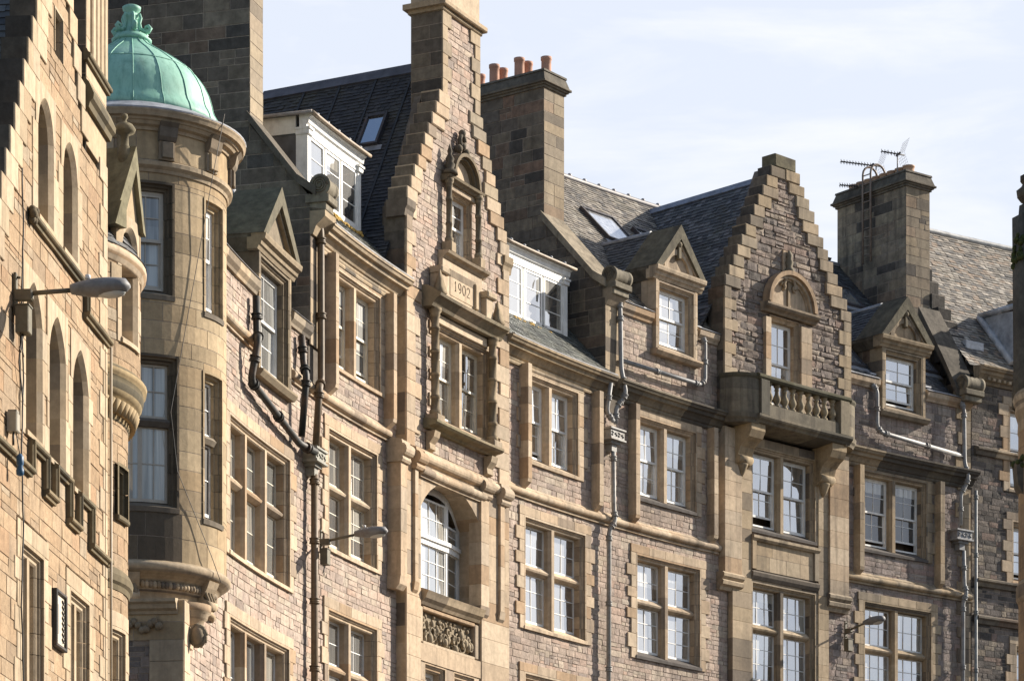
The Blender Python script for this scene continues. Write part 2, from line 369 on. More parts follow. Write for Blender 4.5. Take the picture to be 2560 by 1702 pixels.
def masonry(mb, fr, s0, s1, z0, z1, holes=(), pal=P_RUB, mat='rubble', sty='rubble', n=0, region=None, mortar=MORT, backing=True):
    rh, bw, ro, g, bev, fac, sneck = STY[sty]
    if sty in ('rubble', 'rock'): n -= .03 if sty == 'rubble' else .045
    brk = sorted({z0, z1} | {z for h in holes for z in h[2:4] if z0 < z < z1})
    for za, zb in zip(brk, brk[1:]):
        k = max(1, round((zb-za)/((rh[0]+rh[1])/2))); hs = [random.uniform(*rh) for _ in range(k)]; q = (zb-za)/sum(hs); z = za
        for h in hs:
            h *= q; lo, hi = (s0, s1) if region is None else region(z, z+h)
            if hi-lo > .03:
                for a, b in cuts(lo, hi, holes, z, z+h):
                    if backing: mb.quad(fr, (a, z, n-.004), (b, z, n-.004), (b, z+h, n-.004), (a, z+h, n-.004), mortar, 'mortar')
                    x = a+0
                    while x < b-.001:
                        wd = random.uniform(*bw)
                        if b-(x+wd) < bw[0]*.8: wd = b-x
                        if wd > bw[1]*1.3: wd = wd/2
                        if sneck and random.random() < sneck and h > .18:
                            zm = z+h*random.uniform(.38, .62)
                            for u0, u1 in ((z, zm), (zm, z+h)):
                                if wd > .4 and random.random() < .6:
                                    xm = x+wd*random.uniform(.35, .65)
                                    stone_block(mb, fr, x, xm, u0, u1, n, pal, mat, ro, g, bev, fac); stone_block(mb, fr, xm, x+wd, u0, u1, n, pal, mat, ro, g, bev, fac)
                                else: stone_block(mb, fr, x, x+wd, u0, u1, n, pal, mat, ro, g, bev, fac)
                        else: stone_block(mb, fr, x, x+wd, z, z+h, n, pal, mat, ro, g, bev, fac)
                        x += wd
            z += h
def rows(z0, z1, h):
    k = max(1, round((z1-z0)/h)); r = [random.uniform(.8, 1.2) for _ in range(k)]; q = (z1-z0)/sum(r); z = z0; out = []
    for v in r: out.append((z, z+v*q)); z += v*q
    return out
def quoins(mb, fr, s, dirn, z0, z1, pal=P_ASH, n=0, wide=(.24, .42), h=.33, mat='ashlar'):
    for i, (a, b) in enumerate(rows(z0, z1, h)):
        wd = wide[i % 2]*random.uniform(.92, 1.08); lo, hi = (s, s+wd) if dirn > 0 else (s-wd, s)
        mb.box(fr, lo, hi, a+.003, b-.003, n-.04, n+.022, pick(pal), mat, .008)

# ---------------------------------------------------------------- windows
def sash(fr, parent, s0, s1, z0, z1, n, cols=2, rws=2, colr=WHITE, hung=False, rws2=None, tint=None, fw=.047, gm='glass'):
    b = MB(); g = MB(); bw = .021
    def leaf(a, c, za, zb, nn, r, cl):
        b.box(fr, a, a+fw, za, zb, nn-.04, nn, colr, 'paint'); b.box(fr, c-fw, c, za, zb, nn-.04, nn, colr, 'paint')
        b.box(fr, a+fw, c-fw, zb-fw, zb, nn-.04, nn-.001, colr, 'paint'); b.box(fr, a+fw, c-fw, za, za+fw*1.3, nn-.04, nn-.001, colr, 'paint')
        A, C, ZA, ZB = a+fw, c-fw, za+fw*1.3, zb-fw
        for i in range(1, cl):
            x = A+(C-A)*i/cl; b.box(fr, x-bw/2, x+bw/2, ZA, ZB, nn-.035, nn-.006, colr, 'paint')
        for j in range(1, r):
            z = ZA+(ZB-ZA)*j/r; b.box(fr, A, C, z-bw/2, z+bw/2, nn-.034, nn-.009, colr, 'paint')
        t = tint or random.choice([(.02, .022, .024), (.03, .032, .034), (.10, .105, .10), (.05, .05, .05), (.16, .165, .16)])
        e = random.uniform(-.012, .012); e2 = random.uniform(-.012, .012)
        q = lambda x, z: nn-.022+(e+(e2-e)*(x-A)/(C-A))*(1-2*(z-ZA)/(ZB-ZA))
        xs, zs = [A-.01, C+.01], [ZA-.01, ZB+.01]; u = random.random(); pale = random.choice([(.42, .41, .37), (.33, .34, .33), (.46, .44, .38)])
        if u < .3: zs.insert(1, ZA+(ZB-ZA)*random.uniform(.3, .8))
        elif u < .62: xs[1:1] = [A+(C-A)*random.uniform(.16, .3), C-(C-A)*random.uniform(.16, .3)]
        for ia in range(len(xs)-1):
            for ib in range(len(zs)-1):
                tt = pale if (len(zs) > 2 and ib == 1) or (len(xs) > 2 and ia != 1) else t
                g.add([g.vert(fr.P(x, z, q(x, z))) for x, z in ((xs[ia], zs[ib]), (xs[ia+1], zs[ib]), (xs[ia+1], zs[ib+1]), (xs[ia], zs[ib+1]))], tt, gm)
    if hung:
        # box frame round two sliding sashes
        f2 = .05
        b.box(fr, s0, s0+f2, z0, z1, n-.10, n+.012, colr, 'paint'); b.box(fr, s1-f2, s1, z0, z1, n-.10, n+.012, colr, 'paint')
        b.box(fr, s0+f2, s1-f2, z1-f2, z1, n-.10, n+.011, colr, 'paint'); b.box(fr, s0+f2, s1-f2, z0, z0+f2, n-.10, n+.03, colr, 'paint')
        zm = z0+(z1-z0)*.5
        up = random.choice((0, 0, 0, 0, .12, .25)); leaf(s0+f2, s1-f2, zm-.02, z1-f2, n, rws, cols); leaf(s0+f2, s1-f2, z0+f2+up, zm+.03+up, n-.055, rws2 or rws, cols)
    else: leaf(s0, s1, z0, z1, n, rws, cols)
    o = b.build('sash', parent); g.build('pane', parent); return o
def mould_rings(mb, fr, s0, s1, z0, z1, steps, pal, sill_n=.03, open_bottom=True, mat='ashlar', h=.36):
    """stepped surround: steps [(inset, n)], last pair is the reveal's back; sides coloured stone by stone"""
    rr = rows(z0, z1, h)
    for k in range(len(steps)-1):
        (i0, n0), (i1, n1) = steps[k], steps[k+1]
        for a, b in rr:
            for sd in (0, 1):
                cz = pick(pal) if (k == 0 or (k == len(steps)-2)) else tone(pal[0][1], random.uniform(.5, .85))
                za0, zb0 = max(a+.006, z0), min(b-.002, z1-i0); zb1 = min(b-.002, z1-i1)
                if zb0 <= za0: continue
                zb1 = max(zb1, za0+.001)
                if sd == 0: mb.quad(fr, (s0+i0, za0, n0), (s0+i1, za0, n1), (s0+i1, zb1, n1), (s0+i0, zb0, n0), cz, mat)
                else: mb.quad(fr, (s1-i1, za0, n1), (s1-i0, za0, n0), (s1-i0, zb0, n0), (s1-i1, zb1, n1), cz, mat)
        mb.quad(fr, (s0+i0, z1-i0, n0), (s0+i1, z1-i1, n1), (s1-i1, z1-i1, n1), (s1-i0, z1-i0, n0), pick(pal), mat)
def window(fr, parent, s0, s1, z0, z1, cols=2, transom=None, gl=(2, 2, 3), pal=P_ASH, dress=True, hung=False, colr=WHITE, n=0, depth=.38, lintel=.24, tint=None, sillc=None, into=None, gm='glass', ik=1.0):
    mb = into or MB(); st = [(0, n+.022), (.05, n+.022), (.055, n-.025), (.09, n-.03), (.115, n-.07), (.15, n-.07), (.175, n-.10), (.175, n-depth)]; st = [(a*ik, b) for a, b in st]
    mould_rings(mb, fr, s0, s1, z0, z1, st, pal)
    ins = .175*ik
    # sloping sill
    sc_ = sillc or pick(pal)
    mb.sweep(fr, [(n-.02, z0-.10), (n+.045, z0-.10), (n+.05, z0-.02), (n-depth, z0+.22), (n-depth, z0-.10)], s0-.02, s1+.02, sc_, 'moulding')
    if dress:
        for sgn, e in ((-1, s0), (1, s1)): quoins(mb, fr, e, sgn, z0-.1, z1, pal, n)
        x = s0-.25
        while x < s1+.25-.01:
            wd = random.uniform(.7, 1.1)
            if s1+.25-(x+wd) < .5: wd = s1+.25-x
            mb.box(fr, x+.002, x+wd-.002, z1+.002, z1+lintel, n-.04, n+.024, pick(pal), 'ashlar', .006); x += wd
    # mullions and transoms
    A, B = s0+ins, s1-ins; mw = .24; lw = (B-A-mw*(cols-1))/cols; zb, zt = z0+.1, z1-ins
    for i in range(1, cols):
        x = A+lw*i+mw*(i-1)+mw/2
        for a, b in rows(z0+.05, zt+.02, .8):
            mb.sweep(Swap(fr), [(n-depth, x-mw/2), (n-.15, x-mw/2), (n-.08, x-mw*.28), (n-.055, x-mw*.28), (n-.055, x+mw*.28), (n-.08, x+mw*.28), (n-.15, x+mw/2), (n-depth, x+mw/2)], a, b, pick(pal), 'ashlar', caps=False)
    lights = []
    for i in range(cols):
        a = A+i*(lw+mw)
        if transom:
            mb.sweep(fr, [(n-depth, transom-.12), (n-.22, transom-.12), (n-.12, transom-.05), (n-.10, transom), (n-.22, transom+.12), (n-depth, transom+.14)], a-.01, a+lw+.01, pick(pal), 'moulding', caps=False)
            lights += [(a, a+lw, transom+.12, zt, gl[1], False), (a, a+lw, z0+.17, transom-.1, gl[2], False)]
        else: lights.append((a, a+lw, z0+.17, zt, gl[1], hung))
    wo = parent if into else mb.build('window', parent)
    if into: return [(fr, (a-.01, b+.01, c, d, n-depth+.10, gl[0], r, colr, hg, gl[2] if not transom else None, tint)) for a, b, c, d, r, hg in lights]
    for a, b, c, d, r, hg in lights:
        sash(fr, wo, a-.01, b+.01, c, d, n-depth+.10, gl[0], r, colr, hg, gl[2] if not transom else None, tint, gm=gm)
    return wo
class Swap:      # lets a profile in the (n, s) plane run upwards: local s is z, local z is s
    def __init__(self, fr): self.fr = fr; self.step = 1e9
    def P(self, s, z, n=0): return self.fr.P(z, s, n)

# ---------------------------------------------------------------- roofs, chimneys, pipes
class RoofF:     # slope rising away from the street; local (a along s, b up the slope, h off the slates)
    step = .8
    def __init__(self, n0, z0, pitch): self.n0, self.z0, self.c, self.s = n0, z0, math.cos(pitch), math.sin(pitch)
    def P(self, a, b, h=0): return F.P(a, self.z0+b*self.s+h*self.c, self.n0-b*self.c+h*self.s)
class GableF:    # slope of a roof whose ridge runs back from the street; local a runs back (-n), b up the slope from s0 towards the ridge
    step = 1e9
    def __init__(self, s0, z0, pitch, dirn): self.s0, self.z0, self.c, self.s, self.d = s0, z0, math.cos(pitch), math.sin(pitch), dirn
    def P(self, a, b, h=0): return F.P(self.s0+self.d*(b*self.c-h*self.s), self.z0+b*self.s+h*self.c, -a)
def slates(mb, fr, a0, a1, b0, b1, pal, inside=None, exp=.15, wid=.22):
    mb.quad(fr, (a0, b0, -.03), (a1, b0, -.03), (a1, b1, -.03), (a0, b1, -.03), (.05, .05, .05), 'slate') if inside is None else None
    b = b0; j = 0
    while b < b1:
        x = a0-(j % 2)*wid/2
        while x < a1:
            wd = wid*random.uniform(.85, 1.15); xa, xb = max(x, a0), min(x+wd-.008, a1)
            if xb-xa > .03 and (inside is None or inside((xa+xb)/2, b+exp/2)):
                h = random.uniform(.012, .026); e = random.uniform(-.012, .012); hh = random.uniform(-.006, .006); top = min(b+exp*1.5, b1+.05)
                c = pick(pal); v = [mb.vert(fr.P(*p)) for p in ((xa, b+e, h+hh), (xb, b+e, h-hh), (xb, top, -.004), (xa, top, -.004))]
                mb.add(v, c, 'slate'); lo = [mb.vert(fr.P(*p)) for p in ((xa, b+e, -.01), (xb, b+e, -.01))]; mb.add([lo[0], lo[1], v[1], v[0]], tone(c, .6), 'slate')
            x += wd
        b += exp; j += 1
def roof_gaps(mb, fr, a0, a1, b1, pal, gaps, bgap, **k):
    x = a0
    for g0, g1 in gaps:
        slates(mb, fr, x, g0, 0, b1, pal, **k); slates(mb, fr, g0, g1, bgap, b1, pal, **k); x = g1
    slates(mb, fr, x, a1, 0, b1, pal, **k)
def chimney(parent, s0, s1, nf, nb, z0, z1, pots, pal_l=P_SOOT_SHADE, pal_f=P_CHIM, name='chimney', z0l=None, cap=True):
    """stack on a party wall, long axis running back from the street"""
    mb = MB()
    masonry(mb, LeftF(s0), nb, nf, z0l or z0, z1, (), pal_l, 'sooty', 'chim')  # side facing down the street: soot, with its shade put into the palette
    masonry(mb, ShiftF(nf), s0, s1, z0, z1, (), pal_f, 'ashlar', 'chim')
    mb.box(F, s0+.02, s1-.0, z0, z1-.02, nb, nf-.03, P_CHIM[1][1], 'sooty')
    o = mb.build(name, parent)
    if cap:
        c = MB(); k = .14
        for z, h, e, cc in ((z1, .07, .05, .8), (z1+.07, .05, .10, .9), (z1+.12, .06, k+.02, .75)):
            c.box(F, s0-e, s1+e, z, z+h, nb-e, nf+e, tone((.24, .21, .165), cc), 'sooty', .01)
        c.frustum(s0, s1, nb, nf, z1+.18, z1+.46, k-.02, .03, (.15, .135, .11), 'sooty'); c.frustum(s0, s1, nb, nf, z1+.46, z1+.52, .06, .05, (.17, .155, .13), 'sooty')
        c.build('chimney_cap', o)
    return o
class LeftF:     # the side of a stack or party wall at s, facing down the street: local s is n
    step = 1e9
    def __init__(self, s): self.s = s
    def P(self, s, z, n=0): return F.P(self.s-n, z, s)
class RightF:
    step = 1e9
    def __init__(self, s): self.s = s
    def P(self, s, z, n=0): return F.P(self.s+n, z, s)
class ShiftF:
    step = .7
    def __init__(self, n): self.n = n
    def P(self, s, z, n=0): return F.P(s, z, self.n+n)
def pot_mesh(h=.62, r=.15, c=(.50, .28, .20)):
    b = MB(); b.lathe((0, 0, 0), [(r*1.04, 0), (r*1.0, h*.1), (r*.98, h*.6), (r*.97, h*.84), (r*1.08, h*.87), (r*1.09, h), (r*.9, h), (r*.85, h*.6)], c, 'clay', 14)
    return b
def put_copies(parent, proto, spots, local_root):
    """spots are world points; the first uses proto itself"""
    for i, p in enumerate(spots):
        o = proto if i == 0 else proto.copy()
        if i: col.objects.link(o)
        o.parent = parent; o.location = tuple(p[k]-local_root[k] for k in range(3))
def pipe(parent, fr, pts, r, c, name='drainpipe', collars=(), mat='metal'):
    """pts (s,z,n): rounded a little at the bends"""
    W = [Vector(fr.P(*p)) for p in pts]; out = [W[0]]
    for i in range(1, len(W)-1):
        d0 = (W[i-1]-W[i]); d1 = (W[i+1]-W[i]); k = min(.14, d0.length*.4, d1.length*.4)
        a, b = W[i]+d0.normalized()*k, W[i]+d1.normalized()*k
        for q in (0, .33, .67, 1): out.append((1-q)**2*a+2*q*(1-q)*W[i]+q*q*b)
    out.append(W[-1]); mb = MB(); mb.tube(out, r, c, mat, 10)
    L = 0
    for a, b in zip(W, W[1:]):
        d = (b-a); l = d.length; k = max(1, round(l/1.75))
        for i in range(k):
            p = a+d*((i+.5)/k if l < 1.2 else (i+.12)/k); u = d.normalized()*.05
            mb.tube([p-u, p+u], r*1.32, tone(c, .9), mat, 10); mb.tube([p+u*.7, p+u*1.3], r*1.5, tone(c, .85), mat, 10)
            mb.tube([p-u*1.3, p-u*.7], r*1.5, tone(c, .85), mat, 10)
    return mb.build(name, parent)
def hopper(parent, fr, s, z, n, c, wd=.76, h=.23, dp=.26):
    mb = MB(); k = wd/2
    mb.box(fr, s-k*.9, s+k*.9, z, z+h, n-.1, n+dp, c, 'metal', .01); mb.box(fr, s-k, s+k, z+h, z+h+.06, n-.1, n+dp+.04, c, 'metal', .01)
    mb.box(fr, s-k, s+k, z-.06, z, n-.1, n+dp+.04, c, 'metal', .01)
    mb.sweep(Swap(fr), [(n-.1, s-.22), (n+dp*.75, s-.22), (n+dp*.75, s+.22), (n-.1, s+.22)], z-.14, z-.06, tone(c, .85), 'metal')
    mb.sweep(Swap(fr), [(n-.1, s-.12), (n+dp*.55, s-.12), (n+dp*.55, s+.12), (n-.1, s+.12)], z-.34, z-.14, tone(c, .9), 'metal')
    for i in range(4):     # cast scrolls on the front
        x = s-k*.62+i*k*.42; pts = []
        for j in range(15):
            a = j/14*math.pi*2.4; sg = 1 if j < 8 else -1
            pts.append(fr.P(x+.05*math.sin(a*1.0)*(1 if i % 2 else -1), z+.06+(h-.12)*j/14, n+dp+.012))
        mb.tube(pts, .014, tone(c, .85), 'metal', 5)
    return mb.build('rain_hopper', parent)
def skew(parent, s0, s1, pts, c=(.20, .175, .135), th=.2, name='skew_coping'):
    """sloping coping on top of a party wall: pts [(n,z)] along its top"""
    mb = MB()
    for (na, za), (nb, zb) in zip(pts, pts[1:]):
        k = max(1, round(math.hypot(nb-na, zb-za)/.8))
        for i in range(k):
            p, q = i/k, (i+1)/k-.004
            A = (na+(nb-na)*p, za+(zb-za)*p); B = (na+(nb-na)*q, za+(zb-za)*q); cc = tone(c, random.uniform(.75, 1.25))
            for fc in ([(s0, A[1], A[0]), (s1, A[1], A[0]), (s1, B[1], B[0]), (s0, B[1], B[0])], [(s0, A[1]-th, A[0]), (s0, A[1], A[0]), (s0, B[1], B[0]), (s0, B[1]-th, B[0])],
                       [(s1, A[1], A[0]), (s1, A[1]-th, A[0]), (s1, B[1]-th, B[0]), (s1, B[1], B[0])], [(s0, A[1]-th, A[0]), (s1, A[1]-th, A[0]), (s1, A[1], A[0]), (s0, A[1], A[0])],
                       [(s0, A[1]-th, A[0]), (s0, B[1]-th, B[0]), (s1, B[1]-th, B[0]), (s1, A[1]-th, A[0])]):
                mb.quad(F, *fc, cc, 'sooty')
    return mb.build(name, parent)
def scroll(parent, s0, s1, n, z, r=.3, c=(.22, .195, .15)):
    """rolled skewputt: a ribbed stone cylinder lying along the wall top with a spiral on its end"""
    mb = MB(); prof = [(.0, 1.0), (.06, 1.0), (.09, .82), (.16, .92), (.22, .78), (.3, .9), (.36, .78), (.44, .92), (.5, .82), (.53, .95), (.6, .95)]
    Lg = s1-s0; pts = []; rr = []
    for q, k in prof: pts.append(F.P(s0+Lg*q/.6, z, n)); rr.append(r*k)
    mb.tube(pts, rr, c, 'sooty', 20)
    sp = [F.P(s0-.015, z+(r*.8-j*.0085*r*2)*math.sin(j*.5), n+(r*.8-j*.0085*r*2)*math.cos(j*.5)) for j in range(40)]
    mb.tube(sp, r*.07, tone(c, .8), 'sooty', 5); mb.box(F, s0, s1, z-r*1.5, z-r*.8, n-.35, n+.22, c, 'sooty', .02); mb.box(F, s0+.05, s1-.05, z-r*2.2, z-r*1.5, n-.35, n+.14, tone(c, 1.2), 'sooty', .02)
    return mb.build('scroll_stone', parent)
CORN = lambda z, e=.45: [(-.05, z-.52), (.03, z-.52), (.06, z-.47), (.06, z-.42), (.10, z-.40), (.14, z-.33), (.20, z-.26), (e-.16, z-.24), (e-.14, z-.15), (e-.06, z-.13), (e-.03, z-.07), (e, z-.05), (e, z), (-.1, z+.05)]
ROLL = lambda z: [(-.02, z-.17), (.04, z-.17), (.045, z-.14), (.02, z-.13), (.02, z-.10), (.05, z-.095)]+[(.05+.095*math.sin(a), z-.095*math.cos(a)) for a in [math.pi*i/8 for i in range(0, 9)]]+[(.05, z+.13), (-.02, z+.2)]
def strip(mb, s0, s1, z0, z1, n0, n1, pal, fr=F, h=.55, ch=.14):
    for i, (a, b) in enumerate(rows(z0, z1, h)): mb.box(fr, s0, s1, a+.002, b-.002, n0, n1, pick(pal), 'ashlar', .006)
    c = pick(pal); mb.prism(LR(fr, s0, s1), [(n0, z0-ch*2.2), (n0, z0), (n1, z0), (n1-.02, z0-ch*.6)], 0, 1, c, 'ashlar')
class LR:       # extrude (n, z) polygons from s0 (n=0) to s1 (n=1)
    step = 1e9
    def __init__(self, fr, s0, s1): self.fr, self.a, self.b = fr, s0, s1
    def P(self, s, z, n=0): return self.fr.P(self.a+(self.b-self.a)*n, z, s)
# ================================================================ ground
def structure(name, mb):
    o = mb.build(name); o['kind'] = 'structure'; return o
W0 = Plane((0, 0), (1, 0))
def flat(name, x0, x1, y0, y1, z, c, mat):
    b = MB(); b.add([b.vert(p) for p in ((x0, y0, z), (x1, y0, z), (x1, y1, z), (x0, y1, z))], c, mat); return structure(name, b)
GZ = -1.7
flat('ground', -700, 700, -300, 1200, GZ, (.20, .18, .16), 'ashlar')
flat('road', -4.2, 60, -60, 300, GZ+.004, (.06, .06, .062), 'ashlar')

def stone_dormer(parent, s0, s1, zs, zc, za, depth, n=.05, pal=P_ASH2, fr=F, zback=None, slp=P_SLD, carved=True, win=(.1, .1), gl=(2, 2, 2)):
    mb = MB(); m = (s0+s1)/2; zh = zc+.34
    li = window(fr, None, s0+win[0], s1-win[1], zs+.12, zc-.02, 1, None, gl, pal, False, True, WHITE, n, .33, into=mb)
    for a, b in ((s0-.02, s0+win[0]), (s1-win[1], s1+.02)):
        for za_, zb_ in rows(zs, zc, .42): mb.box(fr, a, b, za_+.002, zb_-.002, n-.5, n+.03, pick(pal), 'ashlar', .006)
    mb.sweep(fr, [(n-.1, zs-.12), (n+.08, zs-.12), (n+.16, zs-.02), (n+.16, zs+.03), (n-.1, zs+.05)], s0-.12, s1+.12, pick(pal), 'moulding')
    cp = [(n-.2, zc), (n+.04, zc), (n+.08, zc+.08), (n+.12, zc+.10), (n+.14, zc+.18), (n+.22, zc+.22), (n+.24, zc+.30), (n+.24, zh), (n-.2, zh+.02)]
    mb.sweep(fr, cp, s0-.2, s1+.2, pick(pal), 'moulding')
    lf = LeftF(s0); masonry(mb, lf, n-depth, n-.06, zback or zs+.6, zc, (), P_SOOT_SHADE, 'sooty', 'chim')
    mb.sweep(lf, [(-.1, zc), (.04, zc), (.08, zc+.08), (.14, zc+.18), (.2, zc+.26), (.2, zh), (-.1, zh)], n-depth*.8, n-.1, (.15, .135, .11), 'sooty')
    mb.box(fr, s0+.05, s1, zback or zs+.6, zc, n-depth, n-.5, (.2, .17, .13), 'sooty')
    # pediment: recessed field, heavy raking stones, mossy stone roof behind
    mb.prism(fr, [(s0, zh), (s1, zh), (m, za-.2)], n-.95, n+.02, pick(pal), 'moulding')
    for sg, e in ((-1, s0-.22), (1, s1+.22)):
        i = e-sg*.28
        for (na, nb, q, cc) in ((n-.95, n+.2, 0, (.16, .145, .105)), (n-.3, n+.12, .13, pick(pal))):
            mb.prism(fr, [(e-sg*q, zh), (i-sg*q*.6, zh), (m, za-.42-q*.8), (m, za-q*.9)], na, nb, cc, 'sooty' if q == 0 else 'moulding')
    if carved:
        mb.arc(fr, m, zh, .52, .68, n, n+.1, 0, math.pi, pick(pal), 'moulding'); mb.box(fr, m-.07, m+.07, zh+.4, za-.52, n, n+.16, (.2, .17, .12), 'moulding', .02)
        mb.ball(fr.P(m, zh+.82, n+.1), .11, (.2, .17, .12), 'moulding')
    o = mb.build('dormer', parent)
    for f_, a in li: sash(f_, o, *a)
    # slated roof of the dormer running back
    rb = MB(); pitch = math.atan2(za-zh, m-s0+.2); L = (za-zh)/math.sin(pitch)
    slates(rb, GableF(s0-.18, zh, pitch, 1), .95-n, depth+1.6, 0, L-.1, slp); slates(rb, GableF(s1+.18, zh, pitch, -1), .95-n, depth+1.6, 0, L-.1, slp)
    rb.tube([F.P(m, za-.06, n-.9), F.P(m, za-.06, n-depth-1.6)], .09, LEADC, 'lead', 8)
    # lead valley against the main roof
    rb.box(F, s0-.42, s0-.16, zs+1.1, zs+1.16, n-.5, n-.1, LEADC, 'lead'); rb.box(F, s1+.16, s1+.42, zs+1.1, zs+1.16, n-.5, n-.1, LEADC, 'lead')
    rb.build('dormer_roof', o)
    return o
def box_dormer(parent, s0, s1, z0, z1, n, back):
    mb = MB(); zt = z1-.52; pw = .2
    for a, b in ((s0, s0+pw), (s1-pw, s1)):
        mb.box(F, a, b, z0-.35, zt-.02, n-.3, n, WHITE, 'paint', .01); mb.box(F, a-.03, b+.03, zt-.02, zt+.10, n-.3, n+.05, WHITE, 'paint', .01); mb.box(F, a-.05, b+.05, zt+.10, zt+.15, n-.3, n+.08, WHITE, 'paint')
    mb.sweep(F, [(n-.2, zt-.0), (n-.01, zt), (n-.01, zt+.2), (n+.04, zt+.24), (n+.06, zt+.36), (n+.13, zt+.40), (n+.13, zt+.46), (n-.2, zt+.46)], s0-.04, s1+.06, WHITE, 'paint')
    mb.box(F, s0+pw, s1-pw, z0-.12, z0, n-.2, n-.01, WHITE, 'paint')
    mb.box(F, s0+.03, s1-.03, z0-.5, zt, n-back, n-.3, (.075, .078, .085), 'lead')
    # lead cheek panels with a standing seam
    lf = LeftF(s0+.03); mb.box(lf, n-back, n-.3, z0-.6, zt+.02, -.02, .012, (.075, .078, .085), 'lead')
    for k in (.33, .66): mb.box(lf, n-.3-(back-.3)*k-.02, n-.3-(back-.3)*k+.02, z0-.5, zt, 0, .045, (.10, .102, .11), 'lead')
    mb.box(lf, n-back, n-.3, zt+.02, zt+.44, -.05, .05, (.76, .74, .68), 'paint'); mb.box(RightF(s1-.03), n-back, n-.3, z0-.6, zt+.42, -.02, .012, (.075, .078, .085), 'lead')
    mb.box(F, s0-.12, s1+.14, zt+.46, zt+.51, n-back-.4, n+.17, (.40, .39, .37), 'lead', .01)
    mb.tube([F.P(s0-.14+(s1-s0+.3)*i/8, zt+.45, n+.18) for i in range(9)], .045, (.34, .27, .20), 'metal', 8)
    mb.tube([F.P(s0-.15, zt+.45, n+.18), F.P(s0-.15, zt+.45, n-back)], .045, (.3, .27, .25), 'metal', 8)
    for i in range(5):
        x = s0+(s1-s0)*(i+.5)/5; mb.ball(F.P(x, zt+.53, n+.12), .055, LEADC, 'lead', .8)
    o = mb.build('box_dormer', parent)
    lw = (s1-s0-2*pw-.12)/3
    for i in range(3):
        a = s0+pw+i*(lw+.06); sash(F, o, a, a+lw, z0, zt+.0, n-.03, 1, 3, WHITE, tint=(.03, .035, .04), fw=.075)
    fm = MB()
    for i in range(46):
        fm.ball(F.P(s0+.1+(s1-s0-.2)*i/46, z0-.15+random.uniform(-.05, .04), n+.03+random.uniform(0, .06)), random.uniform(.04, .085), (.55, .36, .10), 'moss', random.uniform(.6, 1), 7)
    fm.build('sealant_foam', o)
    return o
def skylight(parent, fr, a0, a1, b0, b1, tint=(.35, .38, .42)):
    mb = MB(); t = .07; c = (.06, .06, .07)
    mb.box(fr, a0, a0+t, b0, b1, -.02, .13, c, 'metal'); mb.box(fr, a1-t, a1, b0, b1, -.02, .13, c, 'metal')
    mb.box(fr, a0+t, a1-t, b1-t*1.4, b1, -.02, .14, c, 'metal'); mb.box(fr, a0+t, a1-t, b0, b0+t, -.02, .12, c, 'metal')
    mb.box(fr, a0-.12, a1+.12, b0-.18, b0, -.01, .035, LEADC, 'lead')
    mb.quad(fr, (a0+t, b0+t, .09), (a1-t, b0+t, .09), (a1-t, b1-t, .09), (a0+t, b1-t, .09), tint, 'glass')
    return mb.build('skylight', parent)
def crow_gable(parent, s0, s1, zb, a0, a1, zt, steps, n, holes, pal=P_RUB, zwall=None, depth=.5, apex=True, sp=P_ASH2, wall_pal=None, sty='rubble'):
    """stepped gable wall with its stepped coping blocks"""
    mb = MB(); rise = (zt-zb)/steps; rl, rr = (a0-s0)/steps, (s1-a1)/steps
    def reg(za, zb_):
        k = min(steps, max(0, int((za+.001-zb)/rise))); return s0+rl*k+.25, s1-rr*k-.25
    masonry(mb, ShiftF(n), s0, s1, zb, zt, holes, wall_pal or pal, 'rubble', sty, region=reg)
    if zwall is not None:
        masonry(mb, ShiftF(n), s0+.05, s1-.05, zwall, zb, holes, wall_pal or pal, 'rubble', sty)
        quoins(mb, F, s0, 1, zwall, zb, sp, n, (.32, .58), .36); quoins(mb, F, s1, -1, zwall, zb, sp, n, (.32, .58), .36)
        for a, b in rows(zwall, zb, .4): mb.box(F, s0-.005, s0+.25, a, b-.004, n-depth-.1, n-.05, pick(P_SOOT_SHADE), 'sooty', .005)  # return facing down the street: soot and shade as dark stone colour
    mb.box(F, s0+.3, s1-.3, zwall or zb, zb, n-depth-.3, n-depth-.1, (.2, .17, .14), 'sooty')
    mb.prism(F, [(s0+.5, zb), (s1-.5, zb), (a1, zt), (a0, zt)], n-depth-.3, n-depth-.1, (.2, .17, .14), 'sooty')
    g = mb.build('gable_wall', parent); fl = (MB(), MB())
    for k in range(steps):
        z = zb+k*rise
        for sg in (0, 1):
            cp = fl[sg]; wd = random.choice((.5, .62, .74))
            lo, hi = (s0+rl*k, s0+rl*k+wd) if sg == 0 else (s1-rr*k-wd, s1-rr*k)
            mid = (a0+a1)/2
            if sg == 0: hi = min(hi, mid-.01)
            else: lo = max(lo, mid+.01)
            c = pick(sp if random.random() < .75 else P_CHIM)
            jz, jn = random.uniform(-.018, .018), random.uniform(-.012, .012)
            cp.box(F, lo, hi, z+.003, z+rise-.003+jz, n-depth, n+.035+jn, c, 'ashlar', random.uniform(.01, .03))
            # soot and shade of the side facing down the street, put into a dark veneer
            if sg == 0: cp.box(F, lo-.012, lo+.02, z+.006, z+rise-.03, n-depth+.01, n-.0, pick(P_SOOT_SHADE), 'sooty')
    for cp in fl: cp.build('crow_stepped_coping', g)
    if apex: cp = MB(); cp.box(F, a0, a1, zt-.0, zt+.38, n-depth, n+.035, (.19, .17, .11), 'sooty', .02); cp.build('apex_stone', g)
    return g
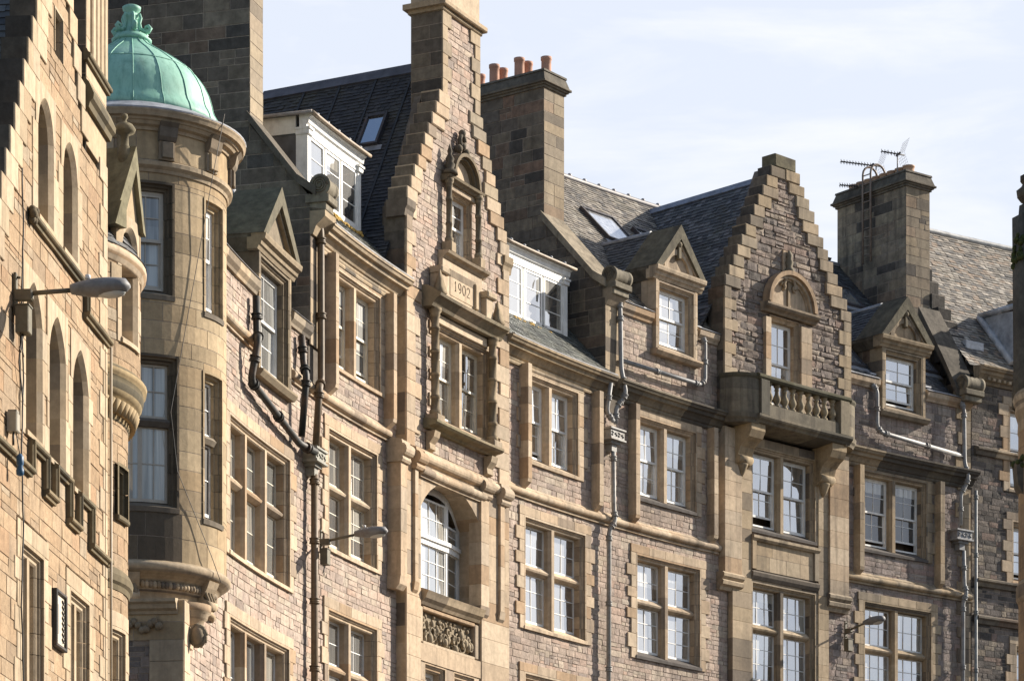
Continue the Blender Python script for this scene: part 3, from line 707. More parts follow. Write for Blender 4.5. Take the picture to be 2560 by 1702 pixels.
def pediment_arch(mb, fr, m, z, r, n, pal, sx=1.0):
    mb.arc(fr, m, z, r*.88, r, n, n+.28, 0, math.pi, pick(pal), 'moulding', 18, sx); mb.arc(fr, m, z, r*.80, r*.88, n, n+.18, 0, math.pi, pick(pal), 'moulding', 18, sx); mb.arc(fr, m, z, r*.75, r*.80, n, n+.09, 0, math.pi, pick(pal), 'moulding', 18, sx)
    mb.prism(fr, [(m+sx*r*.77*math.cos(math.pi*i/14), z+r*.77*math.sin(math.pi*i/14)) for i in range(15)], n-.05, n+.04, P_ASH[0][1], 'ashlar')
def pots(parent, root, spots, h=.62, r=.15, c=(.50, .28, .20)):
    o = pot_mesh(h, r, c).build('chimney_pot'); put_copies(parent, o, spots, root.location)

# ================================================================ building with the copper-domed turret (bay 1)
TB = thing('turreted_building', 'sandstone building with the round copper-domed corner turret and black drainpipes', 'building', (F.P(-16, 0, -3)[0], F.P(-16, 0, -3)[1], GZ))
TC = (-7.94, 64.3); TR = 1.97; T = Cyl(TC, TR)
mb = MB()
W1 = (-17.75, -13.15, 13.1, 16.05); W2 = (-17.75, -13.2, 8.4, 11.72); D1 = (-15.62, -13.3, 17.45, 20.1)
masonry(mb, F, -21.7, -19.6, 8.2, 11.3, [], P_RUB); masonry(mb, F, -19.6, -11.6, 8.2, 19.2, [W1, W2, (D1[0]-.02, D1[1]+.02, D1[2]-.1, 19.2)], P_RUB)
quoins(mb, F, -21.7, 1, 8.2, 11.3, P_ASH, 0, (.5, .8), .42)
masonry(mb, LeftF(-21.7), -6, 0, 8.2, 10.5, (), P_RUBG, 'rubble', 'rubble'); masonry(mb, LeftF(-21.7), -6, 0, 10.5, 11.3, (), P_TOW, 'ashlar', 'tower'); mb.sweep(LeftF(-21.7), [(-.02, 11.02), (.04, 11.02), (.06, 11.08), (.14, 11.12), (.17, 11.2), (.24, 11.24), (.25, 11.3), (-.02, 11.34)], -3, -.12, P_ASH2, 'moulding', seg=1)
for a, b in rows(8.2, 10.5, .42): mb.box(LeftF(-21.7), random.choice((-.7, -1.0)), -.0, a+.003, b-.003, -.05, .024, pick(P_ASH2), 'ashlar', .008)
mb.box(F, -21.6, -11.7, GZ, 11.2, -6, -.7, (.25, .2, .16), 'ashlar'); mb.box(F, -19.0, -11.7, 11.2, 19.0, -6, -.7, (.25, .2, .16), 'ashlar'); mb.box(F, -21.68, -11.6, GZ, 8.2, -.7, -.005, (.35, .27, .18), 'ashlar')
mb.build('wall', TB)
window(F, TB, *W1, 3, 14.75, (2, 2, 2), P_ASH, colr=CREAM, tint=(.16, .17, .16)); window(F, TB, *W2, 3, None, (2, 3, 3), P_ASH, colr=WHITE)
for a, b in ((-19.9, D1[0]-.1), (D1[1]+.15, -6.9)): mb = MB(); mb.sweep(F, ROLL(18.0), a, b, P_ASH, 'moulding', seg=.75); mb.build('string_course', TB)
CPG = [(-.3, 19.1), (.04, 19.1), (.06, 19.16), (.13, 19.24), (.15, 19.38), (.04, 19.45), (-.3, 19.47)]
for a, b in ((-19.9, D1[0]-.06), (D1[1]+.06, -11.9)):
    mb = MB(); mb.sweep(F, CPG, a, b, P_ASH2, 'moulding', seg=.9); mb.sweep(F, [(.05, 19.455), (.165, 19.40), (.175, 19.41), (.05, 19.475), (-.35, 19.52)], a, b, (.42, .43, .46), 'lead'); mb.build('wall_coping', TB)
stone_dormer(TB, D1[0], D1[1], D1[2], 20.1, 21.85, 2.4, .05, [(2, (.30, .24, .165)), (2, (.22, .18, .13)), (1, (.15, .125, .095))], zback=19.3, slp=P_SLG, carved=False)
mb = MB(); rf = RoofF(-.15, 19.45, R(52)); roof_gaps(mb, rf, -19.2, -12.0, 3.4, P_SLG, [(D1[0]-.02, D1[1]+.02)], 1.5)
mb.quad(F, (-20.5, 22.1, -2.2), (-12, 22.1, -2.2), (-12, 22.3, -6), (-20.5, 22.3, -6), LEADC, 'lead')
mb.build('roof', TB)
# drum
mb = MB(); PALT = P_TOW
def ta(deg): return R(deg)*TR
UW = (ta(-24), ta(33), 17.55, 19.85); LW = (ta(-30), ta(36), 13.25, 16.35)
UR = (ta(55), ta(79), 17.4, 19.75); LR_ = (ta(54), ta(78), 13.15, 16.2)
holes = [UW, LW, UR, LR_]
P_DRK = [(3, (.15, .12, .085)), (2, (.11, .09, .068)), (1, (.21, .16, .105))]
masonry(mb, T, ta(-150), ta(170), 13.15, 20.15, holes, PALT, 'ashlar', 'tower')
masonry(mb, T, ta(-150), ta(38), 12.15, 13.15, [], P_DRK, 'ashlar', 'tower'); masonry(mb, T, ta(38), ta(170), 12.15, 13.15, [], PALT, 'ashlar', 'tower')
# belts
mb.sweep(T, [(-.02, 20.02), (.03, 20.02), (.05, 20.08), (.12, 20.14), (.13, 20.22), (.02, 20.28)], ta(-150), ta(170), P_ASH2, 'moulding', seg=1.0)
fz = Cyl(TC, TR+.06); masonry(mb, fz, -2.6*TR, 2.9*TR, 20.26, 20.86, (), PALT, 'ashlar', 'tower')
mb.sweep(T, [(.02, 20.84), (.10, 20.84), (.12, 20.90), (.20, 20.93), (.24, 20.99), (.27, 21.0), (.29, 21.04), (.36, 21.06), (.385, 21.12), (.41, 21.16), (.41, 21.19), (-.2, 21.42)], ta(-150), ta(170), P_ASH2, 'moulding', seg=1.1, caps=False)
mb.sweep(T, [(.415, 21.185), (.42, 21.215), (-.1, 21.48), (-.35, 21.6)], ta(-150), ta(170), (.33, .34, .38), 'lead', caps=False)
for d in (-38, -6, 27, 59, 90, 122):     # frieze brackets
    q = ta(d); mb.box(T, q-.16, q+.16, 20.26, 20.66, .02, .13, pick(P_ASH2), 'ashlar', .01); mb.box(T, q-.11, q+.11, 20.30, 20.62, .12, .19, pick(P_ASH2), 'ashlar', .01)
    mb.prism(LR(T, q-.17, q+.17), [(.02, 20.64), (.16, 20.64), (.22, 20.72), (.26, 20.9), (.34, 20.98), (.02, 20.98)], 0, 1, pick(P_ASH2), 'moulding')
# corbelled base: rings drawing in towards the corner of the wall
mb.lathe((TC[0], TC[1], 0), [(1.5, 11.28), (1.72, 11.30), (1.75, 11.36), (1.70, 11.40), (1.70, 11.58), (1.78, 11.61), (1.78, 11.82), (1.85, 11.85), (1.92, 11.9), (1.99, 11.95), (2.05, 11.99), (2.07, 12.08), (2.02, 12.14), (1.97, 12.18)], P_ASH2, 'moulding', 40)
mb.lathe((TC[0]+1.22, TC[1]-1.25, 0), [(.0, 10.86), (.28, 10.9), (.40, 10.96), (.43, 11.04), (.49, 11.07), (.51, 11.16), (.56, 11.19), (.57, 11.34)], P_ASH, 'moulding', 20)
for d in (6, 66, -25):     # scroll consoles with leaves
    q = ta(d); mb.prism(LR(T, q-.2, q+.2), [(-.45, 11.3), (-.26, 11.3), (-.12, 11.36), (-.08, 11.46), (-.15, 11.6), (-.04, 11.78), (.02, 11.92), (-.45, 11.92)], 0, 1, pick(P_ASH2), 'moulding')
    for j in range(3): mb.tube([T.P(q+(j-1)*.12+.03*math.sin(k), 11.34+k*.07, -.10+.03*math.sin(k*.8)) for k in range(7)], .045, (.24, .19, .13), 'moulding', 6)
    mb.tube([T.P(q-.21, 11.44, -.1), T.P(q+.21, 11.44, -.1)], .1, pick(P_ASH2), 'moulding', 10)
for j in range(46):     # egg and dart between them
    a = ta(-40+j*2.7)
    if all(abs(a-ta(d)) > .26 for d in (6, 66, -25)): mb.ball(T.P(a, 11.715, -.19), .06, pick(P_ASH2), 'moulding', 1.3, 7)
mb.ball((TC[0]+1.56, TC[1]-1.72, 10.66), .15, (.26, .21, .15), 'moulding', 1.35, 12)
# carved cartouches on the wall below
for (c_, rr_) in (((TC[0]+1.56, TC[1]-1.6, 10.66), .19),):
    for j in range(9):
        a = j*.7; mb.tube([(c_[0]+rr_*(1-k*.11)*math.cos(a+k*.55)*.9, c_[1]-.12-.015*k, c_[2]+rr_*(1-k*.11)*math.sin(a+k*.55)*1.2) for k in range(7)], [.05, .05, .045, .04, .035, .03, .02], tone((.2, .165, .12), random.uniform(.8, 1.5)), 'moulding', 6)
lf = LeftF(-21.7)
for j in range(22):
    x = -.5-j*.085; mb.ball(lf.P(x, 10.78+.09*math.sin(j*1.3), .05), .05+.035*(1-j/22), (.26, .21, .15), 'moulding', 1, 7)
mb.ball(lf.P(-1.7, 10.78, .05), .17, (.3, .24, .16), 'moulding', .8, 12)
tu = mb.build('turret', TB)
def cyl_window(fr, parent, s0, s1, z0, z1, transom=None, cols=2, gl=(2, 2, 2), arch=False, colr=WHITE, ins=.17, tint=None, dep=.26, pal=None):
    b = MB(); st = [(0, .02), (.05, .02), (.055, -.05), (.10, -.06), (.12, -.12), (ins, -.13), (ins, -dep)]
    mould_rings(b, fr, s0, s1, z0, z1, st, pal or P_TOW, h=.4)
    b.sweep(fr, [(-.02, z0-.1), (.03, z0-.1), (.04, z0), (-dep-.05, z0+.16), (-dep-.05, z0-.1)], s0, s1, pick(P_SOOT_SHADE), 'moulding')
    if transom: b.sweep(fr, [(-dep-.1, transom-.1), (-.12, transom-.1), (-.06, transom), (-.12, transom+.07), (-dep-.1, transom+.1)], s0+ins, s1-ins, pick(P_SOOT_SHADE), 'moulding', caps=False)
    wo = b.build('turret_window', parent)
    a, c = s0+ins, s1-ins; zz = [(z0+.13, z1-ins)] if not transom else [(transom+.07, z1-ins), (z0+.13, transom-.08)]
    k = max(1, round((c-a)/.75))
    for za, zb in zz:
        for i in range(k): sash(fr, wo, a+(c-a)*i/k, a+(c-a)*(i+1)/k, za, zb, -dep+.06, gl[0], gl[1], colr, not transom and z1-z0 > 1.6, gl[2], tint, fw=.05, gm='glass_dark')
    return wo
cyl_window(T, TB, *UW, None, gl=(2, 2, 2), tint=(.40, .42, .41), pal=P_DRK, colr=(.46, .43, .38)); cyl_window(T, TB, *LW, 15.0, gl=(2, 2, 2), colr=(.44, .40, .34), tint=(.44, .44, .40), pal=P_DRK)
cyl_window(T, TB, *UR, None, gl=(1, 2, 2), tint=(.03, .03, .03)); cyl_window(T, TB, *LR_, 14.85, gl=(1, 2, 2), tint=(.03, .03, .03))
# dome
mb = MB(); DP = [(1.86, 21.46), (1.82, 21.60), (1.78, 21.68), (1.74, 21.74), (1.705, 21.83), (1.68, 21.95), (1.62, 22.16), (1.52, 22.36), (1.40, 22.53), (1.24, 22.69), (1.05, 22.83), (.86, 22.96), (.66, 23.08), (.50, 23.18), (.40, 23.27), (.37, 23.32)]
mb.lathe((TC[0], TC[1], 0), DP, (1, 1, 1), 'copper', 64)
for k in range(18):
    a = R(k*20+8); mb.tube([(TC[0]+(r+.008)*math.sin(a), TC[1]-(r+.008)*math.cos(a), z) for r, z in DP], .010, (1, 1, 1), 'copper', 6)
for r, z in ((1.30, 22.63),): mb.tube([(TC[0]+(r+.005)*math.sin(R(q*6)), TC[1]-(r+.005)*math.cos(R(q*6)), z) for q in range(61)], .013, (1, 1, 1), 'copper', 5)
dm = mb.build('copper_dome', tu)
mb = MB(); fc = (TC[0], TC[1], 0)
mb.lathe(fc, [(r_, 23.3+(z_-23.3)*.86) for r_, z_ in [(.37, 23.30), (.41, 23.32), (.42, 23.37), (.36, 23.42), (.34, 23.47), (.27, 23.5), (.2, 23.54), (.15, 23.7), (.115, 23.9), (.14, 23.93), (.14, 23.97), (.11, 24.0), (.125, 24.04), (.185, 24.1), (.195, 24.17), (.15, 24.2), (.03, 24.19)]], (1, 1, 1), 'copper', 24)
for k in range(6):      # acanthus scrolls
    a = R(k*60+18); pr_ = [(.17, 24.0), (.2, 23.9), (.17, 23.78), (.19, 23.64), (.28, 23.56), (.37, 23.56), (.41, 23.63), (.37, 23.69), (.31, 23.67), (.31, 23.62)]
    mb.tube([(fc[0]+r*math.sin(a), fc[1]-r*math.cos(a), 23.3+(z-23.3)*.86) for r, z in pr_], [.03, .035, .035, .045, .05, .05, .045, .04, .035, .03], (1, 1, 1), 'copper', 7)
mb.build('dome_finial', tu)
mb = MB(); P0 = T.P(ta(60), 21.4, .5); mb.tube([T.P(ta(58), 21.4, .46), T.P(ta(56), 20.1, .2), T.P(ta(49), 18.5, .06), T.P(ta(30), 15.2, .05), T.P(ta(34), 14.0, .07), T.P(ta(58), 12.4, .12), T.P(ta(66), 11.9, .16)], .008, (.03, .03, .03), 'metal', 5)
mb.build('lightning_cable', tu)
# black and brown drainpipes of bay 1
BK = (.014, .017, .017); BRN = (.13, .09, .05)
pipe(TB, F, [(-16.0, 18.98, .12), (-16.0, 18.1, .14), (-16.5, 17.95, .32), (-16.55, 17.0, .16), (-12.9, 16.45, .14), (-12.2, 16.4, .3)], .084, BK)
pipe(TB, F, [(-12.62, 19.0, .1), (-12.6, 18.35, .14), (-12.85, 18.0, .30), (-12.85, 16.62, .18)], .08, BK)
pipe(TB, F, [(-11.5, 22.1, .1), (-11.5, 21.7, .17), (-11.5, 18.2, .18), (-11.95, 17.95, .3), (-11.95, 16.5, .2)], .084, BRN)
hopper(TB, F, -11.9, 16.25, .06, (.25, .25, .215))
pipe(TB, F, [(-11.9, 15.95, .16), (-11.9, 13.2, .16), (-11.9, 8.5, .16)], .084, (.15, .105, .06))

# ================================================================ tenement with the 1902 gable (bays 2, 3)
TA = thing('gabled_tenement', 'tan sandstone tenement with the tall 1902 crow-stepped gable and white box dormers', 'building', (F.P(-3, 0, -4)[0], F.P(-3, 0, -4)[1], GZ))
mb = MB(); S0, S1 = -11.6, 5.0
B2U, B3U = (-10.15, -7.3, 18.95, 21.3), (.72, 3.4, 18.95, 21.3)
B2L, B3L = (-10.6, -7.5, 14.55, 17.4), (.62, 3.75, 14.45, 17.42); B2G, B3G = (-10.62, -7.5, 10.1, 13.1), (.62, 3.75, 10.2, 13.2)
AR = (-5.49, -2.08, 14.35, 16.5)
masonry(mb, F, S0, -6.3, 8.2, 21.75, [B2U, B2L, B2G]); masonry(mb, F, -.6, S1, 8.2, 21.75, [B3U, B3L, B3G])
G1 = ShiftF(.25); GU = (-4.55, -1.65, 18.9, 21.3); GW = (-3.86, -2.62, 23.2, 24.9)
masonry(mb, G1, -6.3, -.6, 17.5, 21.9, [GU]); quoins(mb, F, -6.33, 1, 17.9, 21.9, P_ASH, .25, (.5, .85), .4); quoins(mb, F, -.6, -1, 17.9, 21.9, P_ASH, .25, (.5, .85), .4)
for a, b in rows(8.2, 22.0, .5): mb.box(F, -6.335, -6.1, a, b-.004, -.05, .22, pick(P_ASH2), 'ashlar', .005); mb.box(F, -.8, -.6, a, b-.004, -.05, .22, pick(P_ASH2), 'ashlar', .005)
mb.box(F, S0+.05, S1, GZ, 21.7, -6, -.75, (.25, .2, .16), 'ashlar'); mb.box(F, S0+.02, S1, GZ, 8.2, -.75, -.005, (.35, .27, .18), 'ashlar')
mb.build('wall', TA)
for wn in (B2U, B3U): window(F, TA, *wn, 2, None, (2, 2, 2), P_ASH, True, True, CREAM if wn is B2U else WHITE, gm='glass_dark' if wn is B2U else 'glass')
for wn in (B2L, B3L): window(F, TA, *wn, 2, 16.05, (2, 2, 3), P_ASH, colr=CREAM if wn is B2L else WHITE)
for wn in (B2G, B3G): window(F, TA, *wn, 2, 11.75, (2, 2, 3), P_ASH)
window(G1, TA, *GU, 2, None, (2, 2, 2), P_ASH, True, True, CREAM, gm='glass')
# strips flanking the upper windows, apron sides
for a, b in ((-10.72, -10.52), (-7.08, -6.88), (.42, .62), (4.06, 4.26)): mb = MB(); strip(mb, a, b, 18.35, 21.45, -.04, .26, P_ASH); mb.build('buttress_strip', TA)
P_CRN = [(2, (.40, .315, .21)), (1.5, (.30, .24, .165)), (1, (.19, .16, .12)), (.5, (.12, .105, .085))]
for a, b, p_ in ((-11.2, -6.3, P_ASH2), (-.6, 4.7, P_CRN)):     # lead gutter edge and broken bed course under the cornice
    mb = MB(); mb.sweep(F, CORN(21.95), a-.1, b+.06, p_, 'moulding', seg=1.0)
    mb.sweep(F, [(.40, 21.955), (.455, 21.955), (.46, 21.985), (.40, 22.0), (-.1, 22.03)], a, b, (.36, .36, .37), 'lead')
    mb.sweep(F, [(-.05, 21.36), (.045, 21.36), (.06, 21.40), (.045, 21.44), (-.05, 21.46)], a, b, P_ASH2, 'moulding', seg=.6)
    mb.build('cornice', TA)
mb = MB(); mb.sweep(F, ROLL(18.0), -.55, 10.0-5.25, P_ASH, 'moulding', seg=.75)
mb.build('string_course', TA)
# the gable bay below the string: paired strips, segmental arch with white bow window, carved panel
mb = MB(); N = .25
for a, b in ((-6.33, -5.49), (-2.08, -.6)):
    for za, zb in rows(8.2, 17.5, .55): mb.box(F, a, b, za+.002, zb-.002, -.1, N+.02, pick(P_ASH), 'ashlar', .006)
for a, b in ((-6.86, -6.48), (-6.0, -5.8), (-2.25, -1.82), (-1.2, -.98)):
    strip(mb, a, b, 14.5, 17.35, -.02, N+.1, P_ASH)
    mb.prism(LR(F, a-.03, b+.03), [(-.02, 14.2), (N-.02, 14.18), (N+.08, 14.3), (N+.11, 14.5), (-.02, 14.5)], 0, 1, pick(P_ASH), 'moulding')
for a, b in ((-6.92, -6.42), (-6.06, -5.56), (-2.32, -1.76), (-1.26, -.76)):
    mb.sweep(F, [(-.02, 17.32), (N+.15, 17.32), (N+.19, 17.38)]+[(N+.17+.12*math.sin(q), 17.62-.15*math.cos(q)) for q in [math.pi*i/6 for i in range(7)]]+[(N+.15, 17.86), (-.02, 17.98)], a, b, pick(P_ASH), 'moulding')
roll2 = lambda z, r, n_: [(-.02, z-r-.05), (n_, z-r-.05)]+[(n_+r*math.sin(q), z-r*math.cos(q)) for q in [math.pi*i/8 for i in range(9)]]+[(n_, z+r+.05), (-.02, z+r+.1)]
mb.sweep(F, roll2(17.72, .15, N+.06), -5.62, -2.05, P_ASH, 'moulding', seg=.7); mb.sweep(F, roll2(17.36, .11, N+.08), -5.62, -2.05, P_ASH, 'moulding', seg=.7)
mb.sweep(F, roll2(17.72, .15, N+.0), -6.7, -5.9, P_ASH, 'moulding'); mb.sweep(F, roll2(17.72, .15, N), -1.7, -.6, P_ASH, 'moulding')
# arch: centre, radius for a segment of 3.41 span, .8 rise
ax = -3.785; hw = 1.705; ri = .82; ra = (hw*hw+ri*ri)/(2*ri); az = 16.5+ri-ra; A0 = math.acos(hw/ra); K = 11
for i in range(K):     # voussoirs in plane with the wall, filling up to the roll
    a, b = A0+(math.pi-2*A0)*i/K, A0+(math.pi-2*A0)*(i+1)/K
    p = lambda q, r: (ax+r*math.cos(q), az+r*math.sin(q))
    (x0, y0), (x1, y1) = p(a, ra), p(b, ra); c = pick(P_ASH)
    mb.quad(F, (x1, y1, N+.02), (x0, y0, N+.02), (x0, 17.3, N+.02), (x1, 17.3, N+.02), c, 'ashlar')
    mb.quad(F, (x0, y0, N+.02), (x1, y1, N+.02), (x1, y1, N-1.0), (x0, y0, N-1.0), pick(P_ASH), 'ashlar')
for za, zb in rows(14.35, 16.5, .36):
    mb.quad(F, (-5.49, za, N), (-5.49, za, N-1), (-5.49, zb, N-1), (-5.49, zb, N), pick(P_ASH), 'ashlar'); mb.quad(F, (-2.08, za, N-1), (-2.08, za, N), (-2.08, zb, N), (-2.08, zb, N-1), pick(P_ASH), 'ashlar')
mb.sweep(F, [(-.8, 14.05), (N-.02, 14.05), (N+.03, 14.12), (N+.12, 14.2), (N+.16, 14.3), (N+.2, 14.38), (N-.0, 14.45), (-.8, 14.5)], -5.42, -2.15, P_ASH2, 'moulding', seg=1.2)
mb.box(F, -5.49, -2.08, 13.0, 14.06, -.3, N-.22, pick(P_ASH), 'ashlar')
for a, b, c, d in ((-5.45, -5.25, 13.1, 14.0), (-2.33, -2.12, 13.1, 14.0), (-5.25, -2.33, 13.93, 14.03), (-5.25, -2.33, 13.06, 13.15)): mb.box(F, a, b, c, d, N-.25, N-.04, pick(P_ASH), 'ashlar', .02)
mb.box(F, -5.49, -2.08, 12.62, 13.06, -.3, N, pick(P_ASH), 'ashlar')
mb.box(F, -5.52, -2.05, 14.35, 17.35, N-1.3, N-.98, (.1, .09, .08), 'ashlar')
gb = mb.build('arched_bay', TA)
mb = MB(); cd = (.33, .27, .19)      # carved panel: strapwork, putti and scrolls
rnd = random.Random(5)
for j in range(20):
    cx_, cz_ = -5.12+j*.142, 13.53+rnd.uniform(-.22, .22); r0 = rnd.uniform(.09, .2); sg = rnd.choice((-1, 1))
    mb.tube([F.P(cx_+sg*r0*(1-q*.07)*math.cos(q*.62+j), cz_+r0*1.25*(1-q*.07)*math.sin(q*.62+j), N-.16+.02*q*.3) for q in range(13)], .03, tone(cd, rnd.uniform(.7, 1.25)), 'moulding', 6)
    mb.ball(F.P(cx_, cz_+rnd.uniform(-.2, .25), N-.13), rnd.uniform(.05, .10), tone(cd, 1.1), 'moulding', rnd.uniform(.9, 1.7), 9)
for j in range(70): mb.ball(F.P(-5.18+rnd.random()*2.8, 13.2+rnd.random()*.68, N-.18), rnd.uniform(.025, .06), tone(cd, rnd.uniform(.7, 1.3)), 'moulding', 1, 6)
mb.box(F, -5.24, -2.34, 13.16, 13.92, -.05, N-.205, tone(cd, .8), 'moulding')
mb.build('carved_relief', gb)
# white three-sided bow window inside the arch
mb = MB(); nb = -.45
def bow(s): return nb+.32*max(0, 1-abs(s-ax)/1.7*1.0) if abs(s-ax) > .75 else nb+.32*.56
for s_ in (-5.42, -4.52, -3.05, -2.15): mb.box(F, s_-.07, s_+.07, 14.42, 17.1 if abs(s_-ax) < 1 else 16.6, bow(s_)-.1, bow(s_)+.04, WHITE, 'paint', .01)
for a, b in ((-5.42, -4.52), (-4.52, -3.05), (-3.05, -2.15)):
    for z, h, e in ((15.78, .14, .08), (15.92, .1, .13), (14.42, .2, .06)): mb.quad(F, (a, z, bow(a)+e), (b, z, bow(b)+e), (b, z+h, bow(b)+e), (a, z+h, bow(a)+e), WHITE, 'paint'); mb.quad(F, (a, z, bow(a)-.1), (b, z, bow(b)-.1), (b, z, bow(b)+e), (a, z, bow(a)+e), WHITE, 'paint'); mb.quad(F, (a, z+h, bow(a)+e), (b, z+h, bow(b)+e), (b, z+h, bow(b)-.1), (a, z+h, bow(a)-.1), WHITE, 'paint')
K = 14
for i in range(K):
    a, b = A0+(math.pi-2*A0)*i/K, A0+(math.pi-2*A0)*(i+1)/K; x0, y0, x1, y1 = ax+ra*math.cos(a), az+ra*math.sin(a), ax+ra*math.cos(b), az+ra*math.sin(b)
    mb.quad(F, (x0, y0-.2, bow(x0)+.03), (x1, y1-.2, bow(x1)+.03), (x1, y1+.02, bow(x1)+.03), (x0, y0+.02, bow(x0)+.03), WHITE, 'paint')
mb.prism(F, [(ax-1.66, 14.45), (ax+1.66, 14.45)]+[(ax+(ra-.03)*math.cos(A0+(math.pi-2*A0)*i/12), az+(ra-.03)*math.sin(A0+(math.pi-2*A0)*i/12)) for i in range(13)], nb-.2, nb-.16, (.05, .055, .05), 'glass_dark')
ww = mb.build('arched_window', TA)
class BowF:
    step = 1e9
    def P(self, s, z, n=0): return F.P(s, z, bow(s)+n)
for a, b, cl in ((-5.36, -4.58, 1), (-4.46, -3.11, 3), (-2.99, -2.21, 1)):
    sash(BowF(), ww, a, b, 14.6, 15.8, .02, cl, 3, WHITE, tint=(.05, .06, .05)); sash(BowF(), ww, a, b, 16.0, 16.98 if cl == 3 else 16.5, .02, cl, 2, WHITE, tint=(.05, .06, .05))
for a, b in ((-5.2, -3.95), (-3.55, -2.35)): window(F, TA, a, b, 10.2, 12.62, 1, None, (2, 3, 3), P_ASH, False, True, n=.2)
mb = MB()
for a, b in ((-5.49, -5.2), (-3.95, -3.55), (-2.35, -2.08)):
    for za, zb in rows(9.5, 12.62, .5): mb.box(F, a, b, za+.002, zb-.002, -.2, .22, pick(P_ASH), 'ashlar', .006)
mb.box(F, -5.5, -2.05, 8.2, 10.1, -.2, .2, pick(P_ASH), 'ashlar')
mb.build('pier', TA)
# aedicule round the gable window: columns, entablature, shoulders, date plaque
mb = MB(); N = .25
def column(mb, fr, s, z0, z1, n, r, c, rings=3):
    x, y, _ = fr.P(s, 0, n); prof = [(r*1.45, z0), (r*1.45, z0+.12), (r*1.1, z0+.16)]
    L = z1-z0-.4
    for k in range(rings):
        z = z0+.18+L*(k+.5)/rings; prof += [(r, z-.045), (r*1.2, z-.035), (r*1.24, z), (r*1.2, z+.035), (r, z+.045)]
    prof += [(r*.95, z1-.22), (r*1.25, z1-.18), (r*1.2, z1-.12), (r*1.55, z1-.08), (r*1.6, z1)]
    mb.lathe((x, y, 0), prof, [(1, c), (1, tone(c, 1.3)), (.6, tone(c, .7))], 'moulding', 14)
CD = (.27, .215, .145)
for s_ in (-5.0, -1.78): column(mb, F, s_, 18.85, 21.56, N+.18, .105, CD, 4); mb.box(F, s_-.22, s_+.22, 18.68, 18.86, N, N+.36, pick(P_ASH2), 'moulding', .02)
mb.sweep(F, [(N-.05, 18.5), (N+.1, 18.5), (N+.14, 18.55), (N+.32, 18.58), (N+.38, 18.63), (N+.38, 18.69), (N, 18.76)], -5.3, -1.5, [(1, (.22, .19, .12)), (1, (.28, .23, .155))], 'moulding', seg=1.2)
for s_ in (-5.0, -1.78): mb.prism(LR(F, s_-.16, s_+.16), [(N, 17.95), (N+.12, 18.0), (N+.1, 18.15), (N+.22, 18.3), (N+.26, 18.45), (N, 18.45)], 0, 1, pick(P_ASH2), 'moulding')
mb.box(F, -4.85, -1.93, 21.3, 21.52, N-.05, N+.1, pick(P_ASH), 'ashlar', .01)
mb.sweep(F, [(N-.05, 21.55), (N+.26, 21.55), (N+.30, 21.62), (N+.34, 21.66), (N+.42, 21.74), (N+.50, 21.78), (N+.52, 21.85), (N+.15, 22.08), (N-.05, 22.1)], -5.36, -1.44, [(2, (.25, .21, .145)), (1, (.34, .27, .19)), (1, (.19, .16, .115))], 'moulding', seg=1.3)
for s_ in (-5.02, -1.76): x = F.P(s_, 0, N+.32); mb.lathe((x[0], x[1], 0), [(.19, 21.9), (.18, 22.0), (.09, 22.28), (.02, 22.52)], CD, 'sooty', 4)
for s_, k in ((-4.72, 1), (-2.1, 1)):
    mb.box(F, s_-.2, s_+.16, 21.95, 22.55, N, N+.28, pick(P_ASH), 'ashlar', .015); mb.box(F, s_-.24, s_+.26, 22.5, 22.66, N, N+.36, pick(P_ASH2), 'moulding', .03)
mb.box(F, -4.45, -2.25, 21.95, 23.02, N, N+.12, pick(P_ASH), 'ashlar', .01); mb.box(F, -4.05, -2.6, 22.62, 22.82, N+.1, N+.14, pick(P_ASH2), 'moulding', .01); mb.box(F, -2.72, -2.55, 22.1, 22.75, N+.1, N+.2, pick(P_ASH2), 'moulding', .02)
mb.box(F, -4.05, -2.72, 22.15, 22.72, N+.1, N+.135, P_ASH[0][1], 'ashlar', .01)
ad = mb.build('window_aedicule', TA)
mb = MB(); dk = (.15, .12, .09)
def gl(pts, x, w=.17, h=.25): mb.tube([F.P(x+a*w, 22.32+b*h, N+.137) for a, b in pts], .0125, dk, 'moulding', 5)
def ell(cx_, cz_, rx, rz, a0, a1, k=14): return [(cx_+rx*math.cos(R(a0+(a1-a0)*i/k)), cz_+rz*math.sin(R(a0+(a1-a0)*i/k))) for i in range(k+1)]
x0 = -3.80
gl([(.1, .78), (.3, 1), (.3, 0)], x0); gl([(.1, 0), (.5, 0)], x0)
mb.build('date_numeral', ad); mb = MB(); x0 = -3.60; gl(ell(.5, .68, .42, .32, 0, 360), x0); gl(ell(.5, .45, .42, .47, 25, -60)+[(.35, .0)], x0)
mb.build('date_numeral', ad); mb = MB(); x0 = -3.36; gl(ell(.5, .5, .45, .5, 0, 360), x0)
mb.build('date_numeral', ad); mb = MB(); x0 = -3.12; gl(ell(.48, .70, .4, .3, 170, -20)+[(.6, .35), (.08, .02), (.95, .02)], x0)
mb.build('date_numeral', ad)
